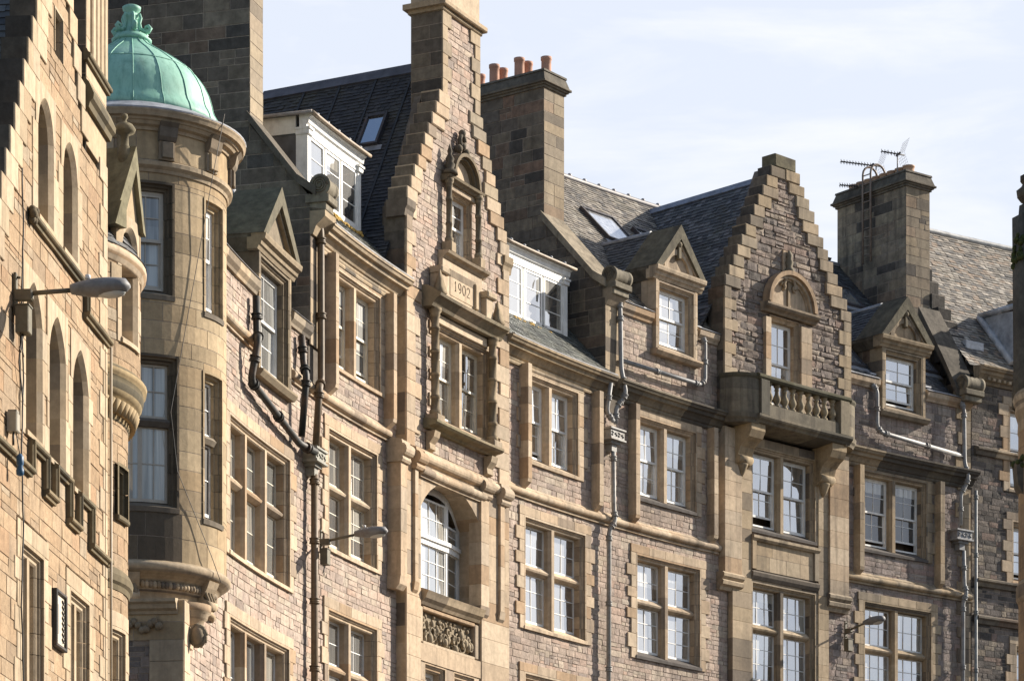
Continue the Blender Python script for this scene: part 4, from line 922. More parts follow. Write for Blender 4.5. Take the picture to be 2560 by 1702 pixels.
# small aedicule of the attic window
mb = MB()
for s_ in (-4.12, -2.48): column(mb, F, s_, 23.45, 25.1, N+.14, .078, (.21, .175, .125), 2); mb.box(F, s_-.14, s_+.14, 23.2, 23.47, N, N+.28, pick(P_ASH2), 'moulding', .02)
for s_ in (-4.12,): x = F.P(s_, 0, N+.16); mb.lathe((x[0], x[1], 0), [(.22, 25.2), (.2, 25.3), (.1, 25.34), (.14, 25.45), (.09, 25.52), (.12, 25.6), (.05, 25.72), (.07, 25.8), (.01, 25.98)], (.15, .13, .10), 'sooty', 10)
mb.sweep(F, [(N-.05, 23.02), (N+.14, 23.02), (N+.18, 23.08), (N+.28, 23.12), (N+.31, 23.18), (N, 23.22)], -4.45, -2.1, P_ASH2, 'moulding')
mb.box(F, -3.98, -2.5, 24.9, 25.05, N-.05, N+.08, pick(P_ASH), 'ashlar', .01)
mb.sweep(F, [(N-.05, 25.04), (N+.14, 25.04), (N+.18, 25.09), (N+.25, 25.12), (N+.27, 25.18), (N, 25.22)], -4.28, -2.32, [(1, (.20, .165, .115))], 'moulding')
pediment_arch(mb, F, -3.3, 25.2, .74, N, [(1, (.20, .165, .115))])
for q in (0, 1, 2): mb.ball(F.P(-3.3+(q-1)*.2, 26.05+(.1 if q == 1 else 0), N+.1), .11, (.14, .12, .09), 'sooty', 1, 9)
mb.tube([F.P(-3.3+.13*math.cos(q*.6), 26.3+.16*math.sin(q*.6), N+.1) for q in range(11)], .06, (.13, .115, .09), 'sooty', 7); mb.ball(F.P(-3.3, 26.5, N+.1), .1, (.13, .115, .09), 'sooty', 1, 9)
mb.build('attic_aedicule', TA)
window(G1, TA, *GW, 1, None, (2, 2, 2), P_ASH, False, True, WHITE, depth=.3, ik=.5)
gw = crow_gable(TA, -6.33, -.6, 23.98, -4.24, -2.15, 27.3, 10, .25, [GW], P_RUB, 21.95, apex=False, sp=P_ASH)
# kneelers
for a, b in ((-6.45, -5.95), (-.95, -.5)): mb = MB(); mb.prism(LR(F, a, b), [(-.25, 23.55), (.26, 23.55), (.29, 23.72), (.34, 23.8), (.35, 23.98), (-.25, 23.98)], 0, 1, pick(P_ASH2), 'moulding'); mb.build('kneeler_stone', gw)
# gable chimney
mb = MB(); masonry(mb, ShiftF(.25), -4.24, -2.15, 27.3, 29.4, (), P_RUB, 'rubble', 'rubble'); masonry(mb, LeftF(-4.24), -.65, .25, 27.0, 29.4, (), P_SOOT_SHADE, 'sooty', 'chim')
quoins(mb, F, -4.24, 1, 27.3, 29.4, P_ASH2, .25, (.3, .5), .36); quoins(mb, F, -2.15, -1, 27.3, 29.4, P_ASH2, .25, (.3, .5), .36)
mb.box(F, -4.2, -2.16, 26.5, 32.5, -.65, .2, (.25, .2, .15), 'ashlar')
for (z, h, e, p_) in ((29.4, .1, .06, P_ASH2), (29.5, .14, .16, P_ASH2), (29.64, .75, .0, P_ASH), (30.39, .1, .08, P_ASH2), (30.49, .14, .2, P_ASH2), (30.63, .14, .28, P_ASH2), (30.77, 1.3, .0, P_CHIM)):
    mb.box(F, -4.24-e, -2.15+e, z, z+h, -.65-e, .25+e, pick(p_), 'moulding', .025)
mb.build('gable_chimney', gw)
# roofs
mb = MB(); rl = math.atan2(28.65-23.2, 3.3); g = GableF(-6.2, 23.2, rl, 1); L = 5.45/math.sin(rl)
slates(mb, g, .2, 5.9, -1.6, L, P_SLK, exp=.13, wid=.2); g2 = GableF(.4, 23.2, rl, -1); mb.quad(g2, (.2, 1.1, 0), (5.9, 1.1, 0), (5.9, L, 0), (.2, L, 0), (.06, .06, .065), 'slate')
for k in (1.2, 2.3, 3.4, 4.5): mb.box(g, k, k+.06, -1.4, L, 0, .035, (.03, .032, .036), 'lead')
mb.box(g, .2, 5.9, L-.32, L+.03, -.02, .05, (.10, .105, .13), 'lead')
rm = RoofF(.2, 22.05, R(46)); slates(mb, rm, -11.2, -5.8, 0, 2.1, P_SLG); slates(mb, rm, -.8, 4.8, 0, 5.2, P_SLG)
mb.quad(F, (-11.2, 23.5, -1.3), (-5.8, 23.5, -1.3), (-5.8, 23.6, -9), (-11.2, 23.6, -9), LEADC, 'lead')
mb.build('roof', TA)
skylight(TA, g, 1.48, 2.1, 3.4, 4.55, (.10, .16, .24))
box_dormer(TA, -9.9, -6.72, 23.2, 25.15, -.8, 2.6); box_dormer(TA, .72, 4.02, 23.1, 25.05, -.8, 2.6)
# left party wall: dark side, skew, scroll, great stack
mb = MB()
masonry(mb, LeftF(-11.9), -8, .05, 19.2, 24.2, (), P_SOOT_SHADE, 'sooty', 'chim', region=lambda a, b: (-8, min(.05, .05-(b-22.55)/1.09)))
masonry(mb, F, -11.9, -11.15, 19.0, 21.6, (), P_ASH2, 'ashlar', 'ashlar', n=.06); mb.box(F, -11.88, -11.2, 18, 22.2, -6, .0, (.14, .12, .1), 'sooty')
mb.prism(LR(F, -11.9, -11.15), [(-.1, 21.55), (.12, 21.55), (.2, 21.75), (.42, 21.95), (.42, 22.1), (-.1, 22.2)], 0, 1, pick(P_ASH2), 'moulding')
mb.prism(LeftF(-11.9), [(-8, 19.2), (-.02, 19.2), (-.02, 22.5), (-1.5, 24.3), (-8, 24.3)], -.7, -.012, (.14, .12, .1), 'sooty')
mb.build('party_wall', TA)
ch = chimney(TA, -11.9, -11.08, -1.45, -9.5, 23.6, 33.5, [], P_SOOT_SHADE, P_CHIM, cap=False)
skew(TA, -12.0, -11.05, [(.22, 22.62), (-.25, 22.95), (-1.5, 24.55)], (.12, .105, .085)); scroll(TA, -11.95, -11.3, .30, 22.66, .26)
for a, e in ((-11.2, 0), (4.4, 0)): pass

# ================================================================ tenement with the balconied gable (bays 4, 5)
TG = thing('balconied_tenement', 'grey-brown stone tenement with a stone balcony below its crow-stepped gable', 'building', (F.P(13, 0, -4)[0], F.P(13, 0, -4)[1], GZ))
B4U, B5U, B4L, B5L = (6.3, 9.1, 18.9, 21.25), (16.85, 19.75, 18.95, 21.4), (6.2, 9.3, 14.4, 17.3), (16.85, 19.98, 14.35, 17.35)
U2, L2, DW = (11.55, 14.55, 18.8, 21.3), (11.55, 14.55, 14.2, 17.25), (12.2, 13.6, 22.5, 25.26)
D4, D5 = (7.05, 9.0, 23.22, 25.27), (17.62, 19.55, 23.3, 25.3)
mb = MB(); S0, S1 = 4.95, 21.75
masonry(mb, F, S0, 10.6, 8.2, 24.15, [B4U, B4L, (D4[0]-.02, D4[1]+.02, D4[2]-.1, 24.15)], P_RUB)
masonry(mb, F, 14.95, S1, 8.2, 24.15, [B5U, B5L, (D5[0]-.02, D5[1]+.02, D5[2]-.1, 24.15)], P_RUB2)
G2 = ShiftF(.1); masonry(mb, G2, 11.4, 14.7, 8.2, 21.5, [U2, L2], P_RUB2)
mb.box(F, S0+.05, S1, GZ, 24.0, -6, -.75, (.25, .2, .16), 'ashlar'); mb.box(F, S0+.02, S1, GZ, 8.2, -.75, -.005, (.35, .27, .18), 'ashlar')
quoins(mb, F, 21.72, -1, 8.2, 24.0, P_ASH2, 0, (.4, .62), .4)
mb.build('wall', TG)
DKS = (.11, .10, .095)
window(F, TG, *B4U, 2, None, (2, 2, 2), P_ASH, True, True, sillc=DKS); window(F, TG, *B5U, 2, None, (2, 2, 2), P_ASH2, True, True, sillc=DKS, tint=(.03, .032, .034), gm='glass_dark')
window(F, TG, *B4L, 2, 15.95, (2, 2, 3), P_ASH, sillc=DKS); window(F, TG, *B5L, 2, 15.9, (3, 2, 3), P_ASH2, sillc=DKS)
window(G2, TG, *U2, 2, None, (2, 2, 2), P_ASH2, True, True, sillc=DKS); window(G2, TG, *L2, 2, 15.9, (3, 2, 3), P_ASH2, sillc=DKS)
for a, b in ((5.86, 6.06), (9.62, 9.82), (16.42, 16.62), (20.1, 20.3)): mb = MB(); strip(mb, a, b, 18.3, 21.45, -.04, .26, P_ASH if a < 15 else P_ASH2); mb.build('buttress_strip', TG)
for a, b, p_ in ((5.0, 10.4, P_ASH2), (15.5, 21.75, P_ASH2)):
    mb = MB(); mb.sweep(F, CORN(21.95), a, b, [(1, (.22, .185, .135)), (.6, (.33, .265, .185)), (1.2, (.15, .13, .10)), (1.2, (.09, .08, .068))], 'moulding', seg=1.1); mb.build('cornice', TG)
for a, b, p_ in ((4.76, 10.12, P_ASH), (15.98, 21.75, P_ASH2)): mb = MB(); mb.sweep(F, ROLL(18.0), a, b, p_, 'moulding', seg=.75); mb.build('string_course', TG)
for a, b in ((5.3, D4[0]-.12), (D4[1]+.12, 10.05), (15.95, D5[0]-.12), (D5[1]+.12, 21.7)):
    mb = MB(); pr_ = [(n_, z_+4.85) for n_, z_ in CPG]; mb.sweep(F, pr_, a, b, P_ASH, 'moulding', seg=.9); mb.sweep(F, [(.05, 24.305), (.165, 24.25), (.175, 24.26), (.05, 24.33), (-.35, 24.38)], a, b, (.40, .41, .44), 'lead'); mb.build('wall_coping', TG)
stone_dormer(TG, *D4, 27.0, 2.8, .08, P_ASH, zback=24.2); stone_dormer(TG, *D5, 27.0, 2.8, .08, P_ASH2, zback=24.2)
# pilasters of the gable bay
mb = MB()
for a, b, p_ in ((10.18, 10.98, P_ASH), (15.08, 15.95, P_ASH)):
    for za, zb in rows(17.3, 21.6, .5): mb.box(F, a, b, za+.002, zb-.002, -.05, .22, pick(p_), 'ashlar', .006)
for a, b in ((10.06, 11.04), (15.02, 16.03)): mb.sweep(F, [(-.05, 16.8), (.1, 16.8), (.14, 16.9), (.24, 16.95), (.26, 17.05), (.2, 17.1), (.28, 17.18), (.29, 17.26), (.22, 17.32), (-.05, 17.33)], a, b, P_ASH2, 'moulding')
for a, b in ((10.62, 11.52), (14.62, 15.1)):
    for za, zb in rows(8.2, 21.6, .48): mb.box(F, a, b, za+.002, zb-.002, -.05, .15, pick(P_ASH2), 'ashlar', .006)
mb.sweep(F, [(.05, 18.45), (.2, 18.45), (.26, 18.52), (.26, 18.6), (.05, 18.66)], 11.5, 14.6, P_ASH2, 'moulding'); mb.sweep(F, [(.05, 17.3), (.16, 17.3), (.22, 17.4), (.24, 17.5), (.05, 17.62)], 11.5, 14.6, P_SOOT_SHADE, 'moulding')
for a, b in ((11.5, 11.7), (14.4, 14.6)): mb.box(F, a, b, 17.6, 18.46, .05, .2, pick(P_ASH2), 'ashlar', .01)
masonry(mb, ShiftF(.13), 11.7, 14.4, 17.6, 18.46, (), P_ASH2, 'ashlar', 'ashlar')
mb.build('pilaster', TG)
# gable
gw = crow_gable(TG, 10.1, 16.0, 25.7, 12.47, 13.42, 29.75, 12, .25, [DW], P_RUB, 21.9, sp=P_ASH2, wall_pal=P_RUBG, sty='rock')
window(ShiftF(.25), TG, *DW, 1, None, (2, 2, 2), P_ASH, False, True, depth=.34, ik=.8)
mb = MB(); N = .25
for a, b in ((11.95, 12.2), (13.6, 14.1)):
    for za, zb in rows(22.3, 25.15, .5): mb.box(F, a, b, za+.002, zb-.002, N-.05, N+.1, pick(P_ASH), 'ashlar', .006)
mb.sweep(F, [(N-.05, 25.3), (N+.1, 25.3), (N+.14, 25.36), (N+.24, 25.42), (N+.28, 25.48), (N+.28, 25.54), (N-.05, 25.58)], 11.82, 14.28, P_ASH2, 'moulding')
pediment_arch(mb, F, 13.03, 25.58, 1.08, N, P_ASH, 1.05)
mb.box(F, 12.97, 13.09, 25.6, 26.35, N+.02, N+.1, pick(P_ASH2), 'moulding', .01)
for sg in (-1, 1): mb.tube([F.P(13.03+sg*(.05+.2*math.sin(q*.25)), 26.55-.05*q, N+.12) for q in range(9)], .05, pick(P_ASH2), 'moulding', 6); mb.tube([F.P(13.03+sg*(.28+.1*math.cos(q*.6)), 26.2+.1*math.sin(q*.6), N+.1) for q in range(9)], .035, pick(P_ASH2), 'moulding', 6)
mb.box(F, 12.82, 13.24, 26.6, 27.3, N-.02, N+.04, pick(P_ASH), 'ashlar', .01); mb.lathe((*F.P(13.03, 0, N+.1)[:2], 0), [(.16, 26.62), (.16, 26.72), (.09, 26.8), (.13, 26.95), (.08, 27.05), (.1, 27.15), (.04, 27.3)], (.2, .175, .13), 'moulding', 10)
mb.build('window_pediment', TG)
# balcony
mb = MB(); b0, b1, bn = 10.88, 15.0, .95; PB = [(2, (.22, .19, .14)), (2, (.17, .15, .115)), (1.5, (.11, .10, .08))]
slab = [(-.1, 21.64), (.25, 21.64), (bn-.12, 21.70), (bn-.04, 21.72), (bn, 21.78), (bn+.07, 21.83), (bn+.10, 21.88), (bn+.10, 21.95), (-.1, 21.97)]
mb.sweep(F, slab, b0-.1, b1+.2, PB, 'moulding', seg=1.2)
mb.box(F, b0+.1, b1-.1, 21.95, 22.3, bn-.22, bn+.02, pick(PB), 'moulding', .01)
for a in (b0, b1-.36): mb.box(F, a, a+.42, 21.95, 22.98, bn-.34, bn+.08, pick(PB), 'moulding', .015)
rail = [(bn-.24, 22.97), (bn+.05, 22.97), (bn+.08, 23.01), (bn+.10, 23.04), (bn+.10, 23.11), (bn+.02, 23.15), (bn-.24, 23.15)]
mb.sweep(F, rail, b0-.08, b1+.14, [(1, (.10, .095, .06)), (1, (.13, .12, .085))], 'moulding', seg=1.4)
# solid curved ends sweeping back to the wall
class EndF:
    step = .18
    def __init__(self, x, sg): self.x, self.sg = x, sg
    def P(self, q, z, n=0):     # q 0..1 quarter curve
        a = q*math.pi/2; r = .85; s_ = self.x-self.sg*r*math.sin(a)*1.0; n_ = bn-.06-(bn-.2)*(1-math.cos(a))
        dx, dn = -self.sg*math.cos(a), -(bn-.2)/r*math.sin(a); l = math.hypot(dx, dn)
        return F.P(s_-self.sg*(-dn)*0-self.sg*n*abs(dn)/l, z, n_+n*abs(dx)/l)
for x, sg in ((b0+.05, 1), (b1+.02, -1)):
    e = EndF(x, sg); i = 0
    for za, zb in ((21.95, 22.3), (22.3, 22.65), (22.65, 22.98)): mb.sweep(e, [(-.3, za), (.05, za), (.05, zb-.004), (-.3, zb-.004)], 0, 1, pick(PB), 'moulding')
    mb.sweep(e, [(-.34, 22.97), (.05, 22.97), (.09, 23.04), (.09, 23.11), (-.34, 23.15)], 0, 1, (.11, .10, .07), 'moulding')
    mb.sweep(e, [(-.7, 21.66), (.0, 21.68), (.03, 21.76), (.08, 21.82), (.10, 21.95), (-.7, 21.96)], 0, 1, pick(PB), 'moulding')
for s_ in (10.98, 14.8):     # great console brackets
    mb.prism(LR(F, s_-.33, s_+.33), [(.0, 20.45), (.22, 20.55), (.34, 20.7), (.34, 20.85), (.42, 21.05), (.58, 21.2), (.74, 21.3), (.84, 21.5), (.84, 21.72), (0, 21.72)], 0, 1, (.36, .28, .18), 'moulding')
    mb.tube([F.P(s_-.32, 20.72, .28), F.P(s_+.32, 20.72, .28)], .13, (.33, .26, .17), 'moulding', 12)
    mb.lathe((*F.P(s_, 0, .18)[:2], 0), [(.02, 20.2), (.12, 20.35), (.2, 20.55), (.22, 20.6)], (.33, .26, .17), 'moulding', 12)
bal = mb.build('balcony', TG)
bm_ = MB(); bm_.lathe((0, 0, 0), [(.105, 0), (.105, .06), (.07, .08), (.06, .11), (.095, .17), (.122, .24), (.108, .32), (.068, .40), (.054, .49), (.075, .51), (.075, .54), (.056, .56), (.08, .61), (.10, .63), (.10, .69)], (.30, .25, .17), 'moulding', 14)
bo = bm_.build('baluster'); put_copies(bal, bo, [F.P(b0+.58+i*.372, 22.29, bn-.1) for i in range(9)], TG.location)
# roofs
mb = MB(); rm = RoofF(-.1, 24.35, R(46)); Lr = 5.45/math.cos(R(46))
def off_g2(a, b): return True
roof_gaps(mb, rm, 5.4, 14.5, Lr, P_SLL, [(D4[0]-.02, D4[1]+.02)], 1.25); roof_gaps(mb, rm, 14.5, 21.0, Lr*.93, P_SLD, [(D5[0]-.02, D5[1]+.02)], 1.25)
for k in range(14): mb.ball(F.P(5.5+k*.62, 24.35+Lr*math.sin(R(46))+.1, -.1-Lr*math.cos(R(46))), .075, (.26, .25, .26), 'lead', 1, 8)
zr = 24.35+Lr*math.sin(R(46)); mb.tube([F.P(5.4+k*.5, zr+.02, -5.56) for k in range(20)], .10, (.23, .22, .23), 'lead', 8)
mb.tube([F.P(14.5+k*.5, zr-.36, -5.2) for k in range(14)], .09, (.33, .35, .38), 'lead', 8)
mb.quad(F, (5.4, zr, -5.6), (21, zr, -5.6), (21, 22, -12), (5.4, 22, -12), (.08, .08, .08), 'slate')
pg = math.atan2(29.72-25.0, 13-9.95); Lg = 4.72/math.sin(pg); ga = GableF(9.95, 25.0, pg, 1); gbk = GableF(16.05, 25.0, pg, -1)
slates(mb, ga, .2, 5.6, -1.2, Lg, P_SLD+[(2, (.16, .16, .17))]); slates(mb, gbk, .2, 5.6, -1.2, Lg, P_SLD)
mb.box(ga, .2, 5.6, Lg-.2, Lg+.04, -.02, .05, (.22, .25, .32), 'lead'); mb.box(gbk, .2, 5.6, Lg-.2, Lg+.02, -.02, .05, (.22, .25, .32), 'lead')
mb.build('roof', TG)
skylight(TG, rm, 8.65, 10.05, 4.15, 5.75, (.55, .57, .6)); skylight(TG, rm, 10.75, 11.5, 4.5, 5.55, (.45, .48, .5)); skylight(TG, rm, 19.3, 20.2, 4.5, 5.65, (.2, .22, .24)); skylight(TG, rm, 16.55, 17.3, .4, 1.5, (.3, .32, .34)); skylight(TG, rm, 20.5, 21.1, 1.1, 2.2, (.4, .42, .44))
# party wall between bays 3 and 4, its stack
mb = MB()
masonry(mb, LeftF(4.6), -8, .05, 21.9, 26.9, (), P_SOOT_SHADE, 'sooty', 'chim', region=lambda a, b: (-8, min(.08, .08-(b-24.45)/1.05)))
masonry(mb, F, 4.6, 5.35, 21.95, 24.2, (), P_ASH2, 'ashlar', 'ashlar', n=.08); mb.box(F, 4.62, 5.3, 21, 24.3, -6, .03, (.14, .12, .1), 'sooty')
mb.prism(LR(F, 4.6, 5.35), [(-.1, 24.0), (.1, 24.0), (.24, 24.2), (.3, 24.3), (.3, 24.45), (-.1, 24.5)], 0, 1, pick(P_ASH2), 'moulding')
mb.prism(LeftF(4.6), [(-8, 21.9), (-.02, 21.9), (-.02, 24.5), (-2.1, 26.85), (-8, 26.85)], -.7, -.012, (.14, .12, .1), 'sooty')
mb.build('party_wall', TG)
mb = MB(); masonry(mb, RightF(21.75), -6, 0, 21.9, 24.2, (), P_SOOT_SHADE, 'sooty', 'chim'); mb.build('party_wall', TG)
c2 = chimney(TG, 4.6, 5.55, -2.05, -6.2, 24.5, 30.52, [], P_SOOT_SHADE+[(1.5, (.22, .15, .11)), (2, (.2, .17, .13))], P_CHIM)
pots(c2, TG, [F.P(s_, 31.02, n_) for s_, n_ in ((5.25, -2.46), (5.25, -3.13), (4.88, -3.13), (5.25, -4.03), (4.88, -4.03), (5.25, -4.86), (4.88, -4.86))], .62, .15)
skew(TG, 4.5, 5.5, [(.12, 24.72), (-.3, 25.0), (-2.1, 27.0)], (.30, .255, .19), .24); scroll(TG, 4.6, 5.45, .2, 24.82, .25)
c3 = chimney(TG, 20.92, 21.98, -2.08, -5.25, 24.6, 31.5, [], P_CHIM+[(3, (.12, .105, .09))], P_CHIM+[(2, (.13, .115, .1))])
pots(c3, TG, [F.P(21.45, 31.98, -2.5-i*.36) for i in range(8)], .36, .19, (.50, .33, .22))
skew(TG, 20.95, 21.9, [(.12, 24.6), (-.5, 25.75), (-1.55, 27.5)], (.13, .115, .095), .3); scroll(TG, 21.1, 21.95, .2, 24.72, .26)
# grey pipes
pipe(TG, F, [(5.2, 24.25, .13), (5.2, 23.9, .17), (5.2, 22.3, .2), (5.2, 21.6, .36), (5.15, 21.4, .3), (4.98, 21.15, .18), (4.98, 20.7, .17)], .068, PIPEG)
pipe(TG, F, [(4.55, 21.75, .3), (4.55, 20.95, .16), (4.85, 20.75, .18)], .064, PIPEG); hopper(TG, F, 4.88, 20.25, .05, (.26, .26, .25))
pipe(TG, F, [(4.88, 19.9, .16), (4.88, 18.3, .17), (4.86, 17.95, .25), (4.64, 17.65, .18), (4.62, 8.5, .16)], .068, (.27, .27, .26))
pipe(TG, F, [(9.25, 24.0, .12), (9.3, 23.85, .16), (9.3, 22.75, .16), (9.1, 22.6, .16), (5.3, 22.55, .16)], .064, PIPEG)
pipe(TG, F, [(17.15, 24.05, .1), (17.3, 23.85, .16), (17.3, 22.75, .16), (17.5, 22.6, .16), (21.2, 22.4, .16)], .068, PIPEG)
pipe(TG, F, [(21.2, 24.15, .1), (21.25, 23.9, .17), (21.25, 22.2, .2), (21.27, 21.7, .36), (21.22, 21.45, .28), (21.1, 21.2, .18), (21.1, 20.2, .17)], .068, PIPEG); hopper(TG, F, 21.15, 19.75, .05, (.24, .25, .265))
pipe(TG, F, [(21.25, 19.4, .16), (21.26, 18.3, .18), (21.28, 18.05, .26), (21.2, 17.75, .18), (21.2, 8.5, .16)], .068, (.26, .275, .29)); pipe(TG, F, [(21.85, 21.4, .12), (21.85, 8.5, .12)], .055, (.22, .24, .25))

# ================================================================ darker building beyond, running on round the bend
TL = thing('dark_stone_building', 'dark weathered stone building with a patterned slate roof at the far right end', 'building', (F.P(26, 0, -4)[0], F.P(26, 0, -4)[1], GZ))
mb = MB(); WN = [(23.45, 25.0, 21.7, 24.4), (23.6, 25.2, 18.7, 20.7), (23.75, 25.3, 14.5, 16.7), (27.5, 29, 21.7, 24.3), (27.5, 29, 18.7, 20.7)]
masonry(mb, F, 21.8, 30, 8.2, 25.0, WN, P_RUB3)
mb.box(F, 21.8, 46, GZ, 25, -6, -.7, (.25, .2, .16), 'ashlar'); mb.box(F, 21.8, 46, GZ, 8.2, -.7, -.005, (.3, .24, .17), 'ashlar'); mb.box(F, 30, 46, 8.2, 25.0, -.7, 0, (.3, .24, .17), 'ashlar')
mb.build('wall', TL)
for wn in WN: window(F, TL, *wn, 1, None, (2, 2, 2), P_ASH, True, True)
mb = MB(); mb.sweep(F, CORN(25.4, .4), 21.95, 46, P_ASH2, 'moulding', seg=1.2)
for i in range(14): mb.box(F, 22.3+i*.24, 22.42+i*.24, 24.98, 25.08, .1, .22, pick(P_ASH2), 'moulding', .01)
mb.build('cornice', TL)
for z in (22.75, 18.55, 17.35):
    mb = MB(); mb.sweep(F, [(-.02, z-.16), (.08, z-.16), (.12, z-.05), (.2, z), (.2, z+.06), (-.02, z+.14)], 21.9, 30, P_SOOT_SHADE+P_ASH2, 'moulding', seg=.9); mb.build('string_course', TL)
mb = MB(); rm = RoofF(-.2, 25.5, R(50)); slates(mb, rm, 21.9, 46, 0, 7.85, P_SLL+[(2, (.26, .20, .15)), (1, (.36, .32, .27))], exp=.15, wid=.24)
zr = 25.5+7.85*math.sin(R(50)); mb.tube([F.P(21.9+k, zr+.03, -5.25) for k in range(25)], .11, (.45, .46, .46), 'lead', 8)
mb.quad(F, (21.9, zr, -5.3), (46, zr, -5.3), (46, 22, -10), (21.9, 22, -10), (.1, .1, .1), 'slate')
mb.build('roof', TL)
mb = MB()     # stepped skew at its near end, dark
for k in range(10):
    z = 26.2+k*.5; n_ = -.85-k*.29; mb.box(F, 22.0, 22.6, z-1.3, z, n_-.5, n_, pick([(3, (.06, .056, .052)), (1, (.10, .09, .08))]), 'sooty', .02)
mb.build('crow_stepped_coping', TL)
mb = MB()     # lead flashings and lead-cheeked dormer
mb.box(F, 22.35, 23.15, 25.42, 26.5, -1.3, -.8, (.52, .54, .58), 'lead', .02); mb.box(F, 23.15, 25.6, 25.42, 26.1, -1.2, -.7, (.52, .54, .58), 'lead', .02)
mb.box(F, 24.15, 26.0, 25.8, 27.7, -2.0, -.25, (.13, .115, .10), 'sooty', .02)
mb.prism(LeftF(24.13), [(-.3, 25.9), (-.3, 27.6), (-1.9, 27.75)], -.02, .05, (.36, .39, .44), 'lead')
mb.tube([LeftF(24.1).P(-.45, 25.9, .05), LeftF(24.1).P(-1.95, 27.75, .05)], .12, (.5, .52, .56), 'lead', 8); mb.tube([LeftF(24.1).P(-1.95, 27.78, .05), LeftF(24.1).P(-.2, 27.75, .05)], .1, (.42, .45, .5), 'lead', 8)
mb.box(F, 24.0, 26.2, 27.7, 27.95, -.6, -.1, (.2, .17, .13), 'moulding', .03)
mb.build('lead_dormer', TL)
# ================================================================ near building at the left edge
LB = thing('gabled_building', 'sunlit orange-tan stone building with lancet windows and a corbelled corner turret at the left edge', 'building', (-7, 44, GZ))
LP = Plane((-6.72, 41.5), (.0767, .997))
mb = MB(); RISE, RUN = .387, .2553
def ltop(s):      # height of the stepped gable over s
    if s < 2.7: return 13.87+RISE*math.ceil((s-.01)/RUN)
    return max(15.2, 16.41+RISE*(math.floor((3.6-s)/.2653)+1))
def lreg(za, zb):
    k = math.ceil((zb-13.87)/RISE-1e-4); lo = .01+RUN*(k-1)+.05; lo = max(-2.6, lo)
    hi = 6.03 if zb <= 15.25 else 3.6-.2653*((zb-16.41)/RISE)-.02
    return lo, hi
A_ = [(1.45, 2.28, 13.25, 14.86), (3.03, 3.85, 13.25, 14.76)]; B_ = [(.72, 1.57, 10.08, 12.08), (2.15, 3.05, 10.03, 12.0), (3.67, 4.6, 9.95, 11.93)]
C_ = [(.43, 1.75, 5.6, 8.45), (3.42, 4.75, 5.6, 8.35)]
SL = (2.47, 2.93, 15.87, 16.4)
dres = lambda a, k=.2: (a[0]-k, a[1]+k, a[2]-.15, a[3]+.22)
holes = [dres(a) for a in A_+B_]+[(c[0]-.25, c[1]+.25, c[2], c[3]+.3) for c in C_]+[(SL[0]-.06, SL[1]+.06, SL[2]-.06, SL[3]+.06)]
masonry(mb, LP, -2.6, 6.03, 5, 18, holes, P_LB, 'rubble', 'lb', region=lreg, mortar=(.33, .255, .18))
quoins(mb, LP, 6.03, -1, 5, 15.3, P_LBA, 0, (.3, .55), .34)
mb.prism(LP, [(-2.6, GZ), (5.95, GZ), (5.95, 15.0), (4.5, 15.0), (2.9, 17.2), (2.6, 17.2), (-2.6, 9.3)], -7, -.6, (.3, .24, .16), 'ashlar'); mb.box(LP, -2.6, 6.0, GZ, 5, -.55, -.01, (.4, .3, .2), 'ashlar')
mb.build('wall', LB)
mb = MB()
for k in range(-9, 12):
    z = 13.87+RISE*k; s = .01+RUN*k
    if s < 2.5:
        wd = random.choice((.42, .6)); mb.box(LP, s, min(s+wd, 2.68), z-RISE+.003, z+RISE-.003-RISE, -.34, .03, pick(P_LBA), 'ashlar', .008)
        mb.box(LP, s, min(s+.3, 2.68), z, z+RISE-.004, -.34, .028, pick(P_LBA), 'ashlar', .008); mb.box(LP, s-.01, s+.03, z, z+RISE-.006, -.36, -.002, pick([(2, (.07, .063, .055)), (1, (.10, .09, .075))]), 'sooty')  # dark slip on each step's camera side: its shade put in as colour
mb.build('crow_stepped_coping', LB); mb = MB()
for k in range(-4, 5):
    z = 16.41+RISE*k; s = 3.6-.2653*(k-1)
    if k > -4 and s > 2.75: mb.box(LP, max(2.7, s-.5), s, z, z+RISE-.004, -.34, .03, pick(P_LBA), 'ashlar', .008)
mb.build('crow_stepped_coping', LB)
